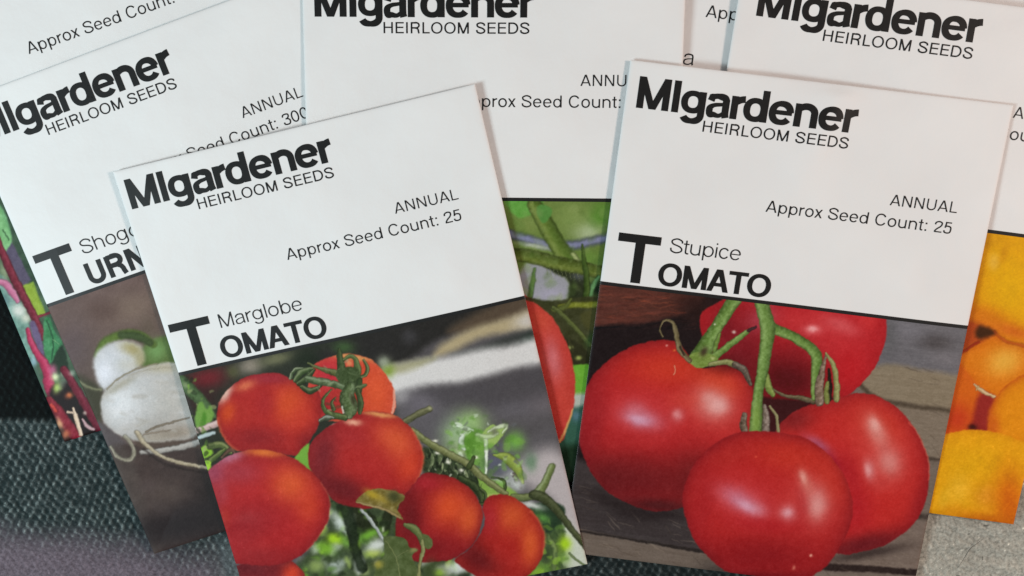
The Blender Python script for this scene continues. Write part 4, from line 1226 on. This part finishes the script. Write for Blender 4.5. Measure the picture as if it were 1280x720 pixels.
def paint_turnip(X, Y):
    P = Print(X, Y, (104, 85, 80))
    P.tex((10, 9, 9), 22, 12, -18, off=2, octs=4)
    P.blob(165, 385, 34, 20, -20, (122, 104, 92), .8)
    P.blob(130, 388, 20, 14, 0, (88, 68, 62), .7)
    P.blob(92, 440, 22, 34, 0, (88, 74, 78), .7)
    P.blob(186, 412, 14, 20, 0, (96, 84, 70), .6)
    P.blob(150, 470, 60, 44, 0, (84, 74, 66), .55)
    P.poly([(85, 470), (110, 474), (128, 490), (128, 540), (150, 580), (180, 660), (110, 620), (90, 540)], (64, 62, 48), 6)
    P.poly([(112, 530), (132, 530), (160, 556), (170, 575), (150, 582), (130, 566)], (86, 78, 79), 4)
    P.poly([(175, 445), (190, 425), (230, 420), (250, 460), (190, 465)], (82, 98, 50), 4)
    P.blob(196, 438, 13, 15, 40, (112, 146, 88), .95)
    P.stroke([(122, 444), (130, 429), (144, 421), (160, 417), (178, 420), (192, 430)], [8, 10, 11, 11, 11, 9], (92, 112, 50), 2.6, shade=.2)
    P.stroke([(152, 418), (172, 420), (188, 428)], [8, 9, 9], (62, 76, 44), 2.6, alpha=.9)
    P.tomato([(116.5, 454), (122, 440), (137, 429), (156, 424.5), (176, 431), (181, 447), (176, 458), (153, 473), (132, 488), (123, 479), (119, 466)], (200, 200, 204), (150, 146, 140), [
        (166, 436, 16, 9, 20, (158, 146, 100), .9), (176, 452, 9, 12, 0, (150, 140, 96), .8), (130, 466, 10, 14, 0, (222, 222, 230), .8), (160, 456, 14, 10, 0, (188, 184, 174), .7)], 6, soft=3.8, ealpha=.3, mott=8)
    # pot
    P.poly([(150, 562), (178, 556), (260, 540), (320, 560), (330, 700), (190, 700), (172, 640)], (66, 54, 51), 4)
    P.poly([(140, 560), (165, 575), (185, 640), (200, 700), (140, 640)], (74, 64, 60), 6)
    P.tex((9, 8, 7), 16, 10, -15, off=6, mask=((Y > 560) & (X > 150)) * 1.0)
    P.blob(205, 618, 26, 16, 0, (88, 76, 70), .6)
    P.blob(185, 608, 14, 10, 0, (84, 72, 70), .6)
    P.blob(240, 655, 70, 22, -10, (48, 40, 41), .85)
    P.blob(268, 610, 18, 40, -15, (50, 43, 40), .7)
    P.poly([(170, 548), (235, 538), (262, 545), (258, 560), (210, 560), (180, 562)], (84, 70, 62), 3)
    P.stroke([(176, 566), (195, 565), (212, 562), (232, 558), (256, 550)], [6, 7, 7, 8, 8], (164, 158, 152), 1.5, light=(190, 186, 180), shade=.4)
    P.blob(225, 655, 90, 22, -12, (38, 32, 33), .85)
    P.blob(262, 630, 24, 40, -15, (36, 31, 31), .6)
    P.blob(196, 634, 20, 10, 20, (84, 74, 72), .4)
    # large turnip
    P.tomato([(126, 500), (132, 487), (149, 472), (174, 460), (199, 454), (220, 453), (250, 462), (262, 500), (256, 530), (240, 548), (215, 552), (192, 554), (170, 552), (157, 548), (142.5, 540), (130, 527.5), (126, 512)], (188, 186, 185), (138, 132, 126), [
        (150, 505, 22, 26, 0, (214, 214, 216), .9), (215, 500, 26, 40, 0, (176, 171, 164), .8), (205, 460, 26, 7, 0, (176, 166, 140), .7), (150, 482, 24, 5, -30, (150, 142, 122), .6), (200, 530, 40, 14, -8, (160, 154, 148), .6), (232, 480, 12, 40, -14, (158, 154, 146), .7), (215, 542, 34, 10, -6, (142, 128, 114), .9), (190, 548, 16, 6, 0, (156, 146, 132), .7)], 7, soft=2.2, ealpha=.45, mott=9)
    P.scatter([(132, 495), (170, 466), (225, 458), (245, 540), (180, 548), (140, 530)], 46, (2, 6), [(168, 160, 148), (206, 204, 204), (150, 142, 130), (184, 178, 172)], 21, 2.0, .35, 3.5, -.35)
    P.stroke([(134, 487), (150, 472), (174, 460), (198, 454)], [1.6, 1.8, 1.8, 1.4], (140, 128, 104), .9, alpha=.8)
    P.stroke([(182, 541), (198, 533), (220, 527), (236, 523)], [3, 3, 2.5, 2], (112, 98, 82), 1, alpha=.8)
    P.stroke([(178, 545), (195, 541), (212, 538)], [2, 2, 1.5], (128, 112, 96), 1, alpha=.7)
    P.stroke([(160, 470), (185, 462), (215, 459)], [1.4, 1.4, 1.4], (168, 158, 140), 1, alpha=.5)
    # roots
    P.stroke([(100, 477), (110, 484), (126, 487)], [5, 5, 4], (128, 128, 100), 2.2, .8)
    P.stroke([(156, 546), (164, 556), (167, 566), (163, 574), (154, 575), (145, 569), (138, 559)], [6, 5, 6, 6, 5, 5, 4], (140, 134, 118), 1.8, .9, light=(176, 170, 150), tex=20)
    P.stroke([(170, 541), (180, 555), (194, 567), (210, 575), (230, 581), (262, 586)], [6, 6, 5, 5, 5, 4], (168, 154, 130), 1.5, .95, light=(200, 188, 164), tex=20)
    P.stroke([(178, 562), (200, 578), (230, 588), (258, 592)], [3, 3, 3, 3], (40, 32, 30), 1.6, alpha=.6, shade=0)
    P.finish()
    return P


def paint_chard(X, Y):
    P = Print(X, Y, (70, 90, 70))
    P.tex((34, 38, 30), 14, 20, 60, octs=4, off=2)
    P.poly([(-30, 250), (0, 258), (14, 303), (3, 319), (-30, 340)], (126, 178, 122), 1.6, tex=40, tscale=6)
    P.stroke([(2, 288), (10, 300)], [1.5, 1.5], (70, 110, 70), .8)
    P.poly([(14, 303), (38, 350), (28, 358), (20, 345), (6, 316)], (88, 80, 100), 1.5, smooth=False, tex=20)
    P.poly([(27, 357), (40, 352), (58, 394), (46, 397)], (142, 166, 62), 1.5, smooth=False, tex=30)
    P.poly([(-40, 330), (4, 345), (22, 372), (34, 400), (44, 448), (36, 456), (-40, 380)], (112, 146, 134), 2, tex=70, tscale=7)
    P.blob(24, 388, 10, 9, 40, (214, 214, 206), .95)
    P.blob(32, 398, 6, 6, 40, (205, 205, 190), .9)
    P.blob(4, 376, 9, 8, 0, (96, 120, 126), .7)
    P.blob(5, 340, 5, 12, -20, (148, 160, 126), .8)
    P.stroke([(-8, 352), (6, 354), (16, 366), (22, 376)], [7, 9, 9, 6], (188, 108, 140), 1.4, light=(214, 150, 176))
    P.stroke([(-6, 296), (3, 318), (16, 346), (30, 372), (42, 396), (54, 422)], [9, 10, 10, 10, 10, 9], (112, 34, 50), 1.1, light=(150, 62, 76), tex=14)
    P.stroke([(48, 396), (62, 391)], [4, 3], (130, 40, 60), 1)
    P.poly([(36, 405), (44, 404), (55, 436), (53, 448), (44, 428)], (102, 88, 118), 1.5, tex=20)
    P.poly([(55, 400), (62, 397), (68, 414), (77, 428), (74, 444), (64, 455), (57, 445), (54, 420)], (66, 128, 84), 1.3, tex=46, tscale=5)
    P.stroke([(58, 402), (66, 425), (64, 450)], [1.4, 1.6, 1.2], (40, 84, 56), .8)
    P.stroke([(66, 425), (74, 430)], [1.2, 1], (120, 170, 120), .8)
    P.poly([(76, 432), (84, 452), (86, 470), (70, 466), (64, 456)], (34, 50, 36), 2)
    P.poly([(36, 450), (46, 456), (56, 490), (50, 492)], (72, 94, 80), 2)
    P.blob(42, 452, 5, 6, 0, (146, 176, 190), .8)
    P.stroke([(34, 412), (40, 430), (48, 444), (58, 460), (62, 482), (72, 500), (80, 512)], [5, 8, 9, 12, 15, 15, 10], (172, 48, 84), 1.1, light=(206, 92, 124), tex=14)
    P.blob(66, 462, 5, 6, 0, (180, 96, 130), .9)
    P.poly([(62, 490), (86, 478), (100, 500), (128, 540), (70, 560)], (30, 18, 20), 3)
    P.blob(69, 471, 5, 5, 0, (218, 226, 180), .95)
    P.blob(72, 484, 5, 7, 20, (188, 216, 118), .95)
    P.blob(79, 467, 3.4, 4, 0, (190, 200, 176), .8)
    P.blob(78, 478, 5, 10, 20, (110, 120, 110), .6)
    P.stroke([(62, 500), (74, 516), (84, 530), (98, 550)], [10, 14, 15, 14], (122, 28, 44), 1.4, light=(150, 46, 62), tex=20)
    P.stroke([(64, 506), (70, 514)], [5, 5], (190, 66, 58), 1.4)
    P.stroke([(80, 462), (90, 478), (101, 496), (112, 514), (126, 538)], [10, 11, 12, 12, 12], (108, 30, 48), 1.1, light=(138, 58, 72), tex=14)
    P.blob(90, 466, 4, 4, 0, (170, 176, 160), .8)
    P.blob(86, 494, 5, 4, -20, (204, 116, 74), .9)
    P.stroke([(92, 510), (96, 524), (102, 543)], [3, 6, 5], (216, 190, 166), 1, light=(235, 215, 195))
    P.stroke([(85, 515), (92, 516)], [3, 3], (205, 180, 160), .9)
    P.stroke([(104, 524), (109, 532), (117, 536)], [3, 5, 4], (190, 156, 160), 1)
    P.blob(75, 529, 4, 8, -20, (216, 164, 124), .9)
    P.blob(83, 543, 5, 6, 20, (184, 106, 74), .9)
    P.blob(106, 516, 2.5, 2.5, 0, (200, 180, 170), .8)
    P.finish()
    return P


def paint_orange(X, Y):
    P = Print(X, Y, (206, 126, 34))
    P.tex((8, 8, 4), 20, 20, 0, off=2)
    # middle fruit
    P.tomato([(1160, 470), (1200, 445), (1225, 425), (1243, 418), (1262, 428), (1290, 433), (1330, 440), (1330, 560), (1160, 560)], (214, 124, 28), (186, 80, 26), [
        (1256, 452, 24, 18, -20, (228, 176, 74), .9), (1190, 490, 18, 40, 0, (204, 96, 28), .8), (1210, 510, 18, 30, 0, (196, 72, 32), .8), (1215, 450, 16, 12, 0, (212, 128, 30), .6)], 5, ealpha=.5)
    # top fruit
    P.tomato([(1150, 270), (1340, 280), (1340, 440), (1280, 432), (1260, 427), (1243, 413), (1230, 405), (1213, 399), (1195, 398), (1150, 400)], (222, 162, 22), (200, 98, 34), [
        (1265, 360, 30, 50, 0, (222, 172, 14), .9), (1243, 328, 8, 12, 0, (226, 184, 84), .7), (1255, 318, 5, 14, 20, (190, 130, 20), .5), (1206, 370, 14, 50, 12, (184, 112, 20), .8), (1230, 395, 40, 14, 15, (208, 120, 30), .8), (1268, 415, 30, 10, 15, (206, 104, 38), .8), (1230, 300, 30, 10, 0, (200, 145, 30), .6)], 7, ealpha=.7)
    P.poly([(1200, 398), (1216, 402), (1232, 408), (1244, 416), (1236, 422), (1222, 430), (1205, 440), (1195, 446), (1190, 420)], (176, 80, 36), 5)
    P.poly([(1224, 408), (1234, 409), (1245, 416), (1237, 421), (1226, 424), (1220, 418)], (74, 46, 26), 4)
    P.stroke([(1200, 443), (1212, 436), (1224, 428)], [3, 3, 3], (150, 44, 34), 1.6, alpha=.8)
    P.stroke([(1243, 415), (1258, 426), (1284, 433)], [3, 4, 4], (176, 76, 36), 2, alpha=.6)
    # left fruit and the gap
    P.poly([(1150, 470), (1190, 450), (1214, 470), (1226, 492), (1218, 520), (1210, 545), (1150, 560)], (206, 104, 30), 3)
    P.blob(1195, 524, 22, 20, 0, (192, 62, 36), .85)
    P.blob(1180, 500, 10, 26, 0, (200, 96, 28), .6)
    P.poly([(1226, 492), (1244, 497), (1236, 520), (1234, 546), (1210, 546), (1217, 520)], (150, 48, 42), 5)
    P.blob(1216, 534, 6, 4, 0, (54, 22, 20), .85)
    P.stroke([(1219, 481), (1228, 489), (1243, 496)], [2.5, 5, 3.5], (206, 178, 136), .9, light=(228, 208, 172), tex=20)
    P.stroke([(1224, 482), (1221, 488)], [1.6, 1.6], (200, 170, 120), .7)
    # right fruit
    P.tomato([(1234, 545), (1240, 512), (1250, 490), (1266, 476), (1290, 466), (1340, 470), (1340, 600), (1240, 590)], (218, 140, 24), (178, 72, 28), [
        (1280, 520, 24, 34, 0, (220, 144, 26), .8), (1242, 535, 8, 18, 0, (202, 96, 34), .7)], 5, ealpha=.7)
    # bottom fruit
    P.tomato([(1140, 580), (1170, 547), (1184, 542), (1200, 539), (1222, 537.5), (1248, 541), (1268, 548), (1300, 570), (1310, 700), (1140, 700)], (224, 164, 26), (204, 122, 24), [
        (1215, 580, 40, 24, 0, (216, 164, 22), .8), (1198, 612, 16, 22, 10, (226, 180, 56), .7), (1180, 625, 8, 16, 10, (218, 176, 50), .6), (1232, 620, 16, 16, 0, (208, 140, 48), .6), (1262, 630, 20, 44, 0, (200, 100, 18), .9), (1230, 652, 50, 12, 5, (186, 96, 20), .8), (1190, 640, 16, 10, 0, (206, 140, 26), .6)], 6, ealpha=.4, mott=16)
    P.finish(4.5, 1.10)
    return P


# ------------------------------------------------------------------ place them, lowest first
seed_packet('corner', 'blank white packet edge peeking out above the top edge of the orange fruit packet', None, count=None)
seed_packet('back', 'mostly hidden white packet showing only App and a small letter a between two others', paint_hidden, .5, variety=("a", 30.3, None, 38.45))
seed_packet('chard', 'seed packet with red stalks and green leaves, underneath the turnip packet', paint_chard, .2, count="300", count_u0=27.8, count_u1=70.4)
seed_packet('turnip', 'seed packet lettered Shogo and TURN with white turnips above a dark pot', paint_turnip, .18, count="300", count_u0=31.6,
            variety=("Shogoin", 14.2, None, 39.85), crop=("URNIP", 13.1, 34.6))
seed_packet('orange', 'seed packet with a picture of yellow and orange fruit, behind the Stupice packet', paint_orange, .2)
seed_packet('centre', 'seed packet with green stems and a sliver of red fruit, between both front packets', paint_centre, .18)
seed_packet('stupice', 'seed packet lettered Stupice TOMATO with four large glossy tomatoes on planks', paint_stupice, .16,
            variety=("Stupice", 14.15, 29.96, 39.45), crop=("OMATO", 12.4, 37.75))
seed_packet('marglobe', 'seed packet lettered Marglobe TOMATO with a cluster of tomatoes on a leafy vine', paint_marglobe, .16,
            variety=("Marglobe", 14.25, 34.1, 39.8), crop=("OMATO", 12.7, 38.3))


# ------------------------------------------------------------------ a stray hair on the cloth
def hair():
    pts = spline([(110.2, -58.8), (109.0, -59.9), (107.4, -61.2), (106.4, -63.0), (105.6, -64.6), (104.6, -66.3)], False, 5)
    n = len(pts)
    verts, faces = [], []
    for i, (x, y) in enumerate(pts):
        t = pts[min(i + 1, n - 1)] - pts[max(i - 1, 0)]
        t = t / np.linalg.norm(t)
        r = .055 * (1 - .5 * abs(2 * i / (n - 1) - 1))
        z = float(cloth_base(np.array([x]), np.array([y]))[0]) + .12
        for k in range(6):
            a = k * math.pi / 3
            verts.append(((x - t[1] * r * math.cos(a)) * MM, (y + t[0] * r * math.cos(a)) * MM, (z + r * math.sin(a)) * MM))
    for i in range(n - 1):
        for k in range(6):
            a, b = i * 6 + k, i * 6 + (k + 1) % 6
            faces.append((a, b, b + 6, a + 6))
    o = mesh_object("hair", verts, faces, HAIR)
    o['label'] = 'thin dark curved hair lying on the pale grey cloth below the orange fruit packet'
    o['category'] = 'hair'


hair()
